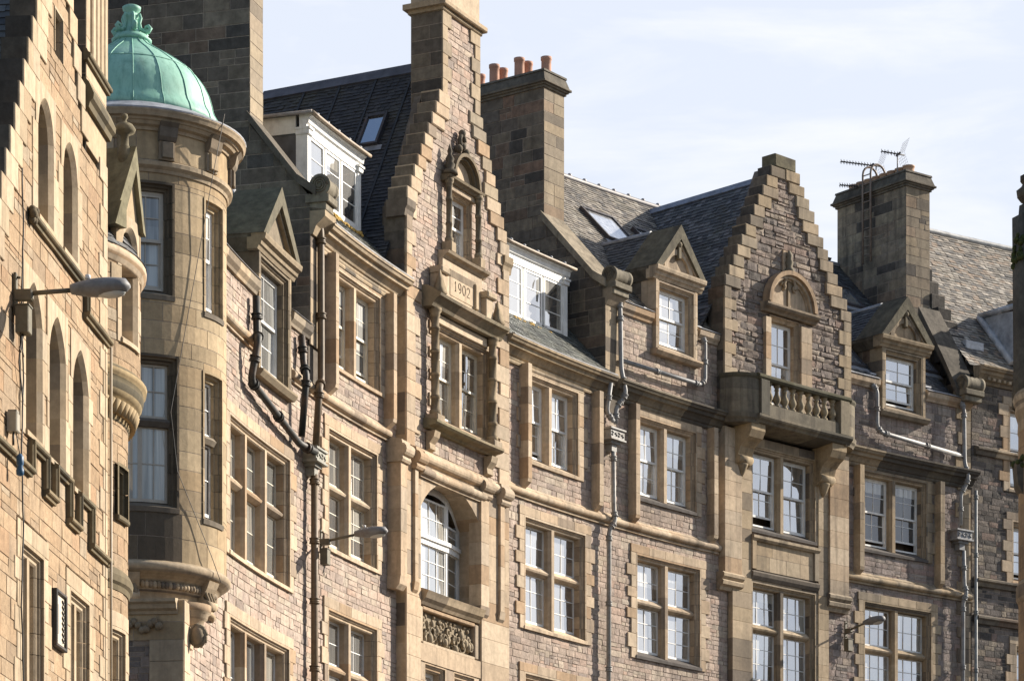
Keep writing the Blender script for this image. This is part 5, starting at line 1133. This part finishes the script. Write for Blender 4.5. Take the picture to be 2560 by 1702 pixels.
def lancet(fr, parent, s0, s1, z0, z1, dep=.34, pal=P_LBA, pointed=.5, tint=(.05, .055, .06)):
    b = MB(); m = (s0+s1)/2; hw = (s1-s0)/2; h = hw*(1.05 if pointed else .75); zs = z1-h; K = 12
    arc = []
    for i in range(K+1):
        q = i/K; x = s0+(s1-s0)*q; t = abs(2*q-1); arc.append((x, zs+h*((1-t**2)**.5*(1-pointed)+(1-t**1.35)*pointed)))
    d = dres((s0, s1, z0, z1)); ch = .07
    for za, zb in rows(d[2], zs, .38):
        for lo, hi, e in ((d[0], s0-ch, -1), (s1+ch, d[1], 1)):
            x0, x1 = (lo-random.choice((.0, .18)), hi) if e < 0 else (lo, hi+random.choice((.0, .18))); c = pick(pal)
            b.box(fr, x0, x1, za+.002, zb-.002, -.03, .02, c, 'ashlar', .006)
            if e < 0: b.quad(fr, (s0-ch, za, .02), (s0, za, -.05), (s0, zb, -.05), (s0-ch, zb, .02), c, 'ashlar'); b.quad(fr, (s0, za, -.05), (s0, za, -dep), (s0, zb, -dep), (s0, zb, -.05), pick(P_ASH2), 'ashlar')
            else: b.quad(fr, (s1, za, -.05), (s1+ch, za, .02), (s1+ch, zb, .02), (s1, zb, -.05), c, 'ashlar'); b.quad(fr, (s1, za, -dep), (s1, za, -.05), (s1, zb, -.05), (s1, zb, -dep), pick(P_ASH2), 'ashlar')
    for (xa, ya), (xb, yb) in zip(arc, arc[1:]):
        o = lambda x, y: (m+(x-m)*(1+ch/hw), zs+(y-zs)*(1+ch/h))
        (xo, yo), (xp, yp) = o(xa, ya), o(xb, yb); c = pick(pal[:2])
        b.quad(fr, (xa, ya, -.05), (xb, yb, -.05), (xp, yp, .02), (xo, yo, .02), c, 'ashlar'); b.quad(fr, (xo, yo, .02), (xp, yp, .02), (xp, d[3], .02), (xo, d[3], .02), c, 'ashlar')
        b.quad(fr, (xa, ya, -dep), (xb, yb, -dep), (xb, yb, -.05), (xa, ya, -.05), pick(P_ASH2), 'ashlar')
    for x, y in ((d[0], s0-ch), (s1+ch, d[1])): b.box(fr, x, y, zs, d[3], -.03, .02, pick(pal), 'ashlar')
    b.sweep(fr, [(-.03, d[2]), (.05, d[2]), (.05, z0-.08), (-dep, z0+.16), (-dep, d[2])], s0-ch-.02, s1+ch+.02, pick(pal), 'moulding')
    o = b.build('lancet_window', parent); f = MB(); g = MB(); n_ = -dep+.05
    f.box(fr, s0, s0+.05, z0, zs, n_-.05, n_, WHITE, 'paint'); f.box(fr, s1-.05, s1, z0, zs, n_-.05, n_, WHITE, 'paint'); f.box(fr, s0+.05, s1-.05, (z0+zs)/2-.03, (z0+zs)/2+.04, n_-.05, n_, WHITE, 'paint'); f.box(fr, s0+.05, s1-.05, z0+.1, z0+.17, n_-.05, n_, WHITE, 'paint')
    for (xa, ya), (xb, yb) in zip(arc, arc[1:]): f.quad(fr, (xa, ya-.06, n_), (xb, yb-.06, n_), (xb, yb+.01, n_), (xa, ya+.01, n_), WHITE, 'paint')
    f.build('frame', o); g.prism(fr, [(s0, z0), (s1, z0)]+arc[::-1], n_-.06, n_-.03, tint, 'glass_dark'); g.build('pane', o)
for a in A_: lancet(LP, LB, *a, pointed=.15)
for a in B_: lancet(LP, LB, *a, pointed=.55)
for c in C_: window(LP, LB, c[0]-.02, c[1]+.02, c[2], c[3]+.02, 2, None, (1, 3, 3), P_LBA, True, False, n=0, depth=.42)
mb = MB(); mould_rings(mb, LP, SL[0]-.06, SL[1]+.06, SL[2]-.06, SL[3]+.06, [(0, .02), (.03, .02), (.06, -.03), (.06, -.25)], P_LBA); mb.quad(LP, (SL[0]-.02, SL[2]-.06, -.24), (SL[1]+.02, SL[2]-.06, -.24), (SL[1]+.02, SL[3]+.02, -.24), (SL[0]-.02, SL[3]+.02, -.24), (.04, .04, .04), 'glass')
mb.build('slit_window', LB)
# stepped string courses
STR = lambda z, k=.115: [(-.02, z-.075), (k*.5, z-.075), (k*.6, z-.04), (k*.85, z-.03), (k, z-.015), (k, z+.025), (k*.55, z+.045), (k*.35, z+.09), (-.02, z+.12)]
def stepped(mb, fr, pts, pal, k=.115):
    for (sa, za), (sb, zb) in zip(pts, pts[1:]):
        if abs(za-zb) < .01: mb.sweep(fr, STR(za, k), sa-.045, sb+.045, pal, 'moulding', seg=.7)
        else:
            lo, hi = min(za, zb), max(za, zb); mb.box(fr, sa-.05, sa+.05, lo+.02, hi+.02, -.02, k*.8, pick(pal), 'moulding', .02); mb.box(fr, sa-.02, sa+.02, lo+.02, hi+.0, 0, k, pick(pal), 'moulding', .01)
P_STR = [(2, (.15, .125, .08)), (2, (.20, .16, .10)), (1, (.10, .088, .062))]
mb = MB(); stepped(mb, LP, [(.9, 13.0), (4.38, 13.0), (4.38, 12.6), (6.02, 12.6)], P_STR)
for q in range(6): mb.ball(LP.P(.80+.03*q, 13.0+.07*math.sin(q*2.1), .07+.02*math.cos(q*1.7)), .06, (.14, .115, .075), 'moulding', 1, 8)
mb.build('string_course', LB); mb = MB()
stepped(mb, LP, [(-2.4, 9.47), (.85, 9.47), (.85, 9.87), (1.72, 9.87), (1.72, 9.38), (2.3, 9.38), (2.3, 9.86), (3.22, 9.86), (3.22, 9.3), (3.86, 9.3), (3.86, 9.8), (4.72, 9.8), (4.72, 9.22), (6.02, 9.22)], P_STR)
mb.build('string_course', LB)
# chimney block with fluted front
mb = MB(); b0, b1 = 4.6, 6.03
for za, zb in rows(15.2, 21, .6): mb.box(LP, b0, b1, za+.002, zb-.002, -1.6, .0, pick(P_LBA), 'ashlar', .006)
masonry(mb, Plane(LP.P(b0-.005, 0, -1.6)[:2], (.997, -.0767)), 0, 1.59, 15.0, 21, (), [(2, (.085, .075, .062)), (1, (.13, .115, .09)), (1, (.06, .055, .05))], 'sooty', 'tower')  # camera-facing side: shade put into dark stone colours
for i in range(4): x = b0+.28+i*.29; mb.box(LP, x, x+.2, 16.5, 21, -.02, .045, pick(P_LBA), 'ashlar', .02)
for z, pr_ in ((16.5, STR(16.5, .09)), (15.85, [(-.02, 15.72), (.06, 15.72), (.08, 15.8), (.13, 15.84), (.14, 15.92), (.06, 16.1), (-.02, 16.18)])): mb.sweep(LP, pr_, b0-.12, b1+.06, P_STR, 'moulding', seg=.7)
mb.build('fluted_chimney', LB)
mb = MB(); gr = MB()
rp_ = math.atan2(RISE, RUN)
class LRoof:
    step = 1e9
    def P(self, a, b, h=0): return LP.P(-2.6+b*math.cos(rp_)-h*math.sin(rp_), 9.6+b*math.sin(rp_)+h*math.cos(rp_), -.3-a)
slates(mb, LRoof(), 0, 6, 3, 9.6, P_SLD); mb.quad(LP, (2.7, 17.6, -.4), (4.6, 15, -.4), (4.6, 15, -6), (2.7, 17.6, -6), (.06, .06, .06), 'slate')
mb.build('roof', LB)
# rounded corner and corbelled turret
TUc = (-8.55, 49.15); TU = Cyl(TUc, 2.60); TLW = Cyl(TUc, 2.40)
mb = MB(); q1 = lambda d: R(d)*2.40; q2 = lambda d: R(d)*2.60
SW = (q1(74), q1(86), 10.2, 10.95); LWN = (q1(67), q1(86), 5.5, 8.4)
masonry(mb, TLW, q1(20), q1(150), 5, 12.1, [(SW[0]-.03, SW[1]+.03, SW[2]-.03, SW[3]+.03), (LWN[0]-.02, LWN[1]+.02, LWN[2], LWN[3])], P_LB, 'rubble', 'lb', mortar=(.33, .255, .18))
mb.sweep(TLW, [(-.02, 8.98), (.02, 8.98), (.04, 9.06), (.08, 9.1), (.09, 9.2), (.04, 9.3), (-.02, 9.36)], q1(20), q1(150), P_STR, 'moulding', seg=.6)
mould_rings(mb, TLW, SW[0]-.04, SW[1]+.04, SW[2]-.04, SW[3]+.04, [(0, .06), (.05, .06), (.06, .0), (.1, -.02), (.1, -.2)], P_STR); mb.quad(TLW, (SW[0], SW[2]-.04, -.18), (SW[1], SW[2]-.04, -.18), (SW[1], SW[3], -.18), (SW[0], SW[3], -.18), (.03, .03, .03), 'glass')
mb.box(TLW, SW[0]-.04, SW[1]+.04, SW[2]-.12, SW[2]-.03, -.05, .08, pick(P_STR), 'moulding', .02)
mb.lathe((*TUc, 0), [(2.3, GZ), (2.43, GZ+.1), (2.43, 5.0)], P_LB, 'ashlar', 40)
cb = mb.build('rounded_corner', LB)
window(TLW, cb, *LWN, 1, None, (1, 3, 3), P_LBA, True, False, depth=.4)
mb = MB(); TWN = (q2(70.5), q2(83.5), 12.95, 14.62)
masonry(mb, TU, q2(20), q2(150), 12.3, 14.1, [(TWN[0]-.2, TWN[1]+.2, TWN[2]-.15, 14.1)], P_LB, 'rubble', 'lb', mortar=(.33, .255, .18))
mb.lathe((*TUc, 0), [(2.39, 11.62), (2.43, 11.66), (2.44, 11.74), (2.47, 11.76), (2.50, 11.95), (2.58, 11.98), (2.63, 12.05), (2.66, 12.15), (2.65, 12.24), (2.70, 12.27), (2.71, 12.34), (2.66, 12.40), (2.6, 12.44)], P_STR+[(3, (.34, .26, .15))], 'moulding', 56)
for d in range(24, 130, 4): mb.tube([TU.P(q2(d), 11.72, -.13), TU.P(q2(d+1.6), 11.92, -.06)], .055, (.36, .275, .165), 'moulding', 8)
mb.lathe((*TUc, 0), [(2.6, 14.0), (2.64, 14.03), (2.66, 14.1), (2.70, 14.13), (2.70, 14.22), (2.65, 14.28)], P_ASH, 'moulding', 56)
tr = mb.build('turret', LB)
lancet(TU, tr, *TWN, pointed=.1, dep=.3, tint=(.1, .1, .11))
mb = MB(); gm = q2(77); gw2 = .55     # gablet over the turret window
d = dres(TWN)
mb.prism(TU, [(gm-gw2, 14.1), (d[0]-.0, 14.1), (d[0], 14.84), (d[1], 14.84), (d[1], 14.1), (gm+gw2, 14.1), (gm+gw2, 14.75), (gm, 15.75), (gm-gw2, 14.75)], -.5, .03, (.44, .34, .22), 'ashlar')
for sg in (-1, 1): mb.prism(TU, [(gm+sg*(gw2+.10), 14.74), (gm+sg*(gw2-.14), 14.74), (gm, 15.6), (gm, 15.98)], -.45, .1, (.22, .20, .13), 'sooty')
mb.prism(TU, [(gm-gw2-.18, 14.55), (gm-gw2+.12, 14.55), (gm-gw2+.12, 14.9), (gm-gw2-.02, 14.95)], -.5, .14, (.22, .2, .13), 'sooty')
c = TU.P(gm, 0, -.1); mb.lathe((c[0], c[1], 0), [(.13, 15.6), (.11, 15.95), (.07, 16.0), (.065, 16.16), (.16, 16.2), (.18, 16.26), (.13, 16.33), (.05, 16.36), (.03, 16.4), (.06, 16.44), (.05, 16.49), (.005, 16.51)], (.2, .175, .12), 'sooty', 14)
mb.build('gablet', tr)
class Cone:
    step = .25
    def P(self, a, b, h=0):
        r = 2.68-b*math.cos(R(58))+h*.85; q = a/2.68; return (TUc[0]+r*math.sin(q), TUc[1]-r*math.cos(q), 14.25+b*math.sin(R(58))+h*.5)
mb = MB(); slates(mb, Cone(), R(15)*2.68, R(140)*2.68, 0, 1.3, P_SLD, exp=.15, wid=.2); mb.lathe((*TUc, 0), [(2.68, 14.24), (1.9, 15.5), (1.9, 15.75), (1.5, 15.8), (1.4, 16.0)], (.07, .07, .075), 'lead', 40)
mb.build('turret_roof', tr)
mb = MB(); mb.tube([LP.P(5.9, z, .1) for z in (5, 12.5)], .022, (.38, .31, .22), 'paint', 8); mb.build('drainpipe', LB)
mb = MB(); mb.tube([LP.P(.32+.05*math.sin(z*3.1)+.02*math.sin(z*9), z, .05) for z in [4+i*.22 for i in range(44)]], .012, (.03, .03, .03), 'metal', 5); mb.tube([LP.P(.05, 11.3-.1*i, .1-.005*i) if i < 4 else LP.P(.05+.06*(i-3), 10.9-.12*(i-3), .05) for i in range(9)], .012, (.03, .03, .03), 'metal', 5)
mb.build('cable', LB)

# ================================================================ right edge: round stair turret and pinnacle of a near building
RB = thing('round_turret_building', 'round tan stone turret with a moulded cap ring cut by the right edge', 'building', (11.4, 62.2, GZ))
RC = (11.46, 62); RT = Cyl(RC, 1.25); mb = MB()
masonry(mb, RT, -2.4, 2.4, 6, 15.1, [(-.35*1.25, .55*1.25, 6, 14.3)], [(1, (.36, .25, .15)), (1, (.32, .225, .14))], 'ashlar', 'tower')
mb.lathe((*RC, 0), [(1.24, 14.6), (1.27, 14.65), (1.26, 14.85), (1.29, 14.95), (1.32, 15.05), (1.31, 15.15), (1.34, 15.22), (1.37, 15.32), (1.33, 15.42), (1.2, 15.5), (.9, 15.6)], P_ASH2, 'moulding', 40)
mb.lathe((*RC, 0), [(1.2, GZ), (1.2, 6), (1.12, 6.05), (1.12, 14.4)], P_ASH2, 'ashlar', 36); mb.lathe((*RC, 0), [(1.25, 11.2), (1.30, 11.3), (1.30, 11.55), (1.25, 11.65)], P_ASH2, 'moulding', 36)
mb.box(W0, 12.2, 16, GZ, 15.2, -66, -62.4, (.3, .24, .17), 'ashlar')
rt = mb.build('turret', RB)
mb = MB(); mb.prism(W0, [(10.14, 13.55), (10.32, 13.2), (10.62, 13.2), (10.62, 14.0), (10.10, 14.0)], -62.2, -61.7, (.12, .105, .085), 'sooty')
for i in range(30): mb.ball((10.10+random.random()*.4, 61.7+random.random()*.4, 14.0+random.uniform(-.1, .1)), random.uniform(.04, .09), (.05, .06, .015), 'moss', 1, 6)
mb.build('mossy_bracket', RB)
mb = MB(); px, py = 10.66, 62.3
mb.lathe((px, py, 0), [(.55, 15.2), (.52, 16.0), (.545, 19.05), (.42, 19.06), (.40, 19.3), (.30, 19.32), (.33, 19.38), (.44, 19.45), (.46, 19.6), (.36, 19.68), (.32, 19.75), (.38, 19.78), (.38, 19.9), (.3, 19.92)], [(1, (.10, .095, .08)), (1, (.075, .07, .06))], 'sooty', 8)
for i in range(40): mb.ball((px-.5+random.uniform(-.02, .15), py-.2+random.uniform(-.2, .2), 18.3+random.uniform(-.25, .3)), random.uniform(.03, .08), (.045, .06, .015), 'moss', 1, 6)
mb.build('pinnacle', RB)

# ================================================================ street lamps on the walls
def lamp(fr, s, z, arm, head, label, box_dz=-.42, tilt=.1):
    o = thing('street_lamp', label, 'street lamp', fr.P(s, z, 0), 'street lamps bracketed off the walls')
    G = (.20, .21, .225); D = (.12, .105, .07)
    b = MB(); b.box(fr, s-.05, s+.05, z-.28, z+.28, .02, .06, D, 'metal', .008); b.box(fr, s-.06, s+.06, z-.09, z+.05, .04, .28, D, 'metal', .02)
    for k in (-.2, .22): b.tube([fr.P(s, z+k, .05), fr.P(s, z+k, .11)], .018, D, 'metal', 6)
    b.build('bracket', o)
    b = MB(); b.tube([fr.P(s, z, .2), fr.P(s, z+tilt*arm*.5, .2+arm*.5), fr.P(s, z+tilt*arm, .2+arm+.05)], .032, D, 'metal', 10); b.build('arm', o)
    b = MB(); n0 = .18+arm; K = 14; rings = []
    for i in range(K+1):
        q = i/K; wd = .05+.135*math.sin(math.pi*min(1, q*.62+.12))*(1 if q < .8 else (1-((q-.8)/.2)**2*.75)); up = .05+.08*math.sin(math.pi*min(1, q*.75+.1)); dn = .055+.06*math.sin(math.pi*q)
        if i == K: wd = .04; up = .02; dn = .03
        zc = z+tilt*arm+.12*head*q*.4
        rings.append([b.vert(fr.P(s+wd*math.cos(a), zc+(up if math.sin(a) > 0 else dn)*math.sin(a), n0+head*q)) for a in [2*math.pi*j/16 for j in range(16)]])
    for r0, r1 in zip(rings, rings[1:]):
        for j in range(16): b.add([r0[j], r0[(j+1) % 16], r1[(j+1) % 16], r1[j]], G if 1 <= j <= 6 else tone(G, .8), 'metal', True)
    b.add(rings[0][::-1], G, 'metal'); b.add(rings[-1], G, 'metal')
    hd = b.build('lamp_head', o)
    b = MB()
    for j in range(0, 1):
        rr = []
        for i in range(5):
            q = i/4; rr.append([b.vert(fr.P(s+.105*math.cos(t_)*math.cos(q*math.pi/2), z+tilt*arm-.07-.075*math.sin(q*math.pi/2)+.03*head, n0+head*.66+head*.27*math.sin(t_)*math.cos(q*math.pi/2))) for t_ in [2*math.pi*k/20 for k in range(20)]])
        for r0, r1 in zip(rr, rr[1:]):
            for k in range(20): b.add([r0[k], r0[(k+1) % 20], r1[(k+1) % 20], r1[k]], (.5, .5, .47), 'paint', True)
    b.build('lens', hd)
    b = MB(); c = fr.P(s, z+tilt*arm+.14, n0+head*.28); b.lathe(c, [(.04, 0), (.04, .045), (.03, .06), (.0, .065)], (.7, .7, .7), 'paint', 10); b.build('light_sensor', hd)
    b = MB(); zb = z+box_dz; b.box(fr, s-.11, s+.11, zb-.2, zb+.16, .06, .24, (.13, .115, .075), 'metal', .012); b.box(fr, s-.12, s+.12, zb+.16, zb+.18, .05, .25, (.10, .09, .06), 'metal')
    for k in range(3): b.tube([fr.P(s-.06+k*.05, zb-.2-.05*i, .12+.02*math.sin(i+k)) for i in range(5+k)], .009, (.02, .02, .02), 'metal', 5)
    b.build('control_box', o)
lamp(LP, -.03, 11.66, .62, .80, 'largest grey wall lamp with an olive control box, on the left edge wall', -.34, .06)
lamp(F, -11.15, 14.55, .72, .80, 'grey wall lamp bracketed beside the brown drainpipe, in front of a tan window', -.36, .16)
lamp(F, 16.0, 16.3, .62, .80, 'grey wall lamp in shade, below the balcony and left of white lattice windows', -.45, .22)

# ================================================================ framed sign, festoon bulb
sg = thing('framed_sign', 'small black-framed panel with scroll edging hung on the sunlit wall', 'sign', LP.P(2.6, 7.3, 0))
b = MB(); a0, a1, z0, z1 = 2.28, 2.95, 7.32, 8.14
for s_ in ((a0, a0+.05, z0, z1), (a1-.05, a1, z0, z1), (a0+.05, a1-.05, z0, z0+.05), (a0+.05, a1-.05, z1-.05, z1)): b.box(LP, *s_, .0, .085, (.015, .016, .017), 'metal', .01)
b.build('frame', sg); b = MB(); b.box(LP, a0+.05, a1-.05, z0+.05, z1-.05, .0, .045, (.60, .53, .42), 'paint'); b.box(LP, a0+.14, a0+.2, z0+.2, z1-.2, .045, .06, (.2, .19, .17), 'paint')
for i in range(8): b.tube([LP.P(a1-.16+.05*math.sin(k*.7), z0+.12+i*.078+.05*k/8, .055) for k in range(9)], .013, (.08, .07, .06), 'paint', 5)
b.build('panel', sg)
fb = thing('festoon_bulb', 'small blue lamp holder hanging on a cable at the left edge', 'bulb', LP.P(-.25, 9.6, .1))
b = MB(); c = LP.P(-.28, 9.15, .16); b.lathe(c, [(.0, .0), (.05, .02), (.055, .08), (.035, .14), (.05, .16), (.05, .26), (.02, .3), (.005, .3)], (.02, .09, .19), 'paint', 12); b.build('holder', fb)
b = MB(); b.tube([LP.P(-.28, 9.42+i*.12, .16-.02*i) for i in range(5)], .008, (.02, .02, .02), 'metal', 5); b.build('flex', fb)
jb = thing('junction_box', 'small grey junction box on the string course at the left edge', 'junction box', LP.P(-.4, 9.8, .1))
b = MB(); b.box(LP, -.45, -.27, 9.72, 9.98, .02, .16, (.33, .3, .24), 'paint', .015); b.box(LP, -.43, -.29, 9.98, 10.01, .03, .15, (.25, .23, .19), 'paint'); b.tube([LP.P(-.36, 9.72, .09), LP.P(-.36, 9.55, .09)], .015, (.03, .03, .03), 'metal', 6); b.build('casing', jb)

# ================================================================ ladder and aerials on the far chimney
ld = thing('roof_ladder', 'rusty hooped iron ladder hooked over the far chimney', 'ladder', F.P(20.8, 29.4, -3.6))
cl = (.24, .185, .15); lz = 32.35
for k in (-3.5, -3.86):
    b = MB(); pts = [F.P(20.74, 29.35, k), F.P(20.74, lz-.1, k)]+[F.P(20.74+.32*(1-math.cos(q)), lz-.1+.32*math.sin(q), k) for q in [math.pi*i/8 for i in range(1, 9)]]+[F.P(21.38, lz-.35, k)]
    b.tube(pts, .035, cl, 'metal', 8); b.build('rail', ld)
b = MB()
for i in range(10): b.tube([F.P(20.74, 29.6+i*.29, -3.5), F.P(20.74, 29.6+i*.29, -3.86)], .02, cl, 'metal', 6)
b.build('rungs', ld)
def aerial(base, h, L, dirn, label, mesh=True, nel=11):
    o = thing('tv_aerial', label, 'aerial', base, 'television aerials on the far chimney'); B = Vector(base); c = (.05, .05, .055)
    b = MB(); b.tube([B, B+Vector((0, 0, h))], .022, (.3, .3, .31), 'metal', 6); b.build('mast', o)
    b = MB(); d = Vector(dirn).normalized(); T0 = B+Vector((0, 0, h-.05))-d*.25; b.tube([T0, T0+d*L], .02, c, 'metal', 6); sd_ = d.cross(Vector((0, 0, 1))).normalized()
    for i in range(nel): p = T0+d*(L*(.3+.7*i/(nel-1))); b.tube([p-Vector((0, 0, .075)), p+Vector((0, 0, .075))], .012, c, 'metal', 5); b.tube([p-sd_*.08, p+sd_*.08], .012, c, 'metal', 5)
    b.tube([T0+d*L*.28-sd_*.16, T0+d*L*.28+sd_*.16], .035, c, 'metal', 6); b.build('boom', o)
    if mesh:
        b = MB()
        for sg_ in (-1, 1):
            for i in range(6):
                p = T0+d*.12; u = (Vector((0, 0, sg_))-d*.35).normalized(); q = p+u*(.07+.085*i); b.tube([q-sd_*.3, q+sd_*.3], .0035, (.07, .07, .075), 'metal', 4)
            for j in (-.28, -.14, 0, .14, .28): b.tube([p+sd_*j, p+u*.52+sd_*j], .003, (.07, .07, .075), 'metal', 4)
        b.build('reflector_grid', o)
aerial(F.P(21.4, 32.0, -3.95), .76, 1.5, (-.95, -.3, .02), 'long toothed aerial on the tallest mast, its grid reflector catching light')
aerial(F.P(21.2, 32.1, -2.75), .70, .8, (-.95, -.25, .08), 'short aerial with a tilted cross grid, rightmost and highest on the far chimney', True, 6)
aerial(F.P(20.95, 31.9, -4.2), .16, .95, (-.98, -.2, .0), 'low bare aerial behind the ladder hoop, without a grid', False, 9)
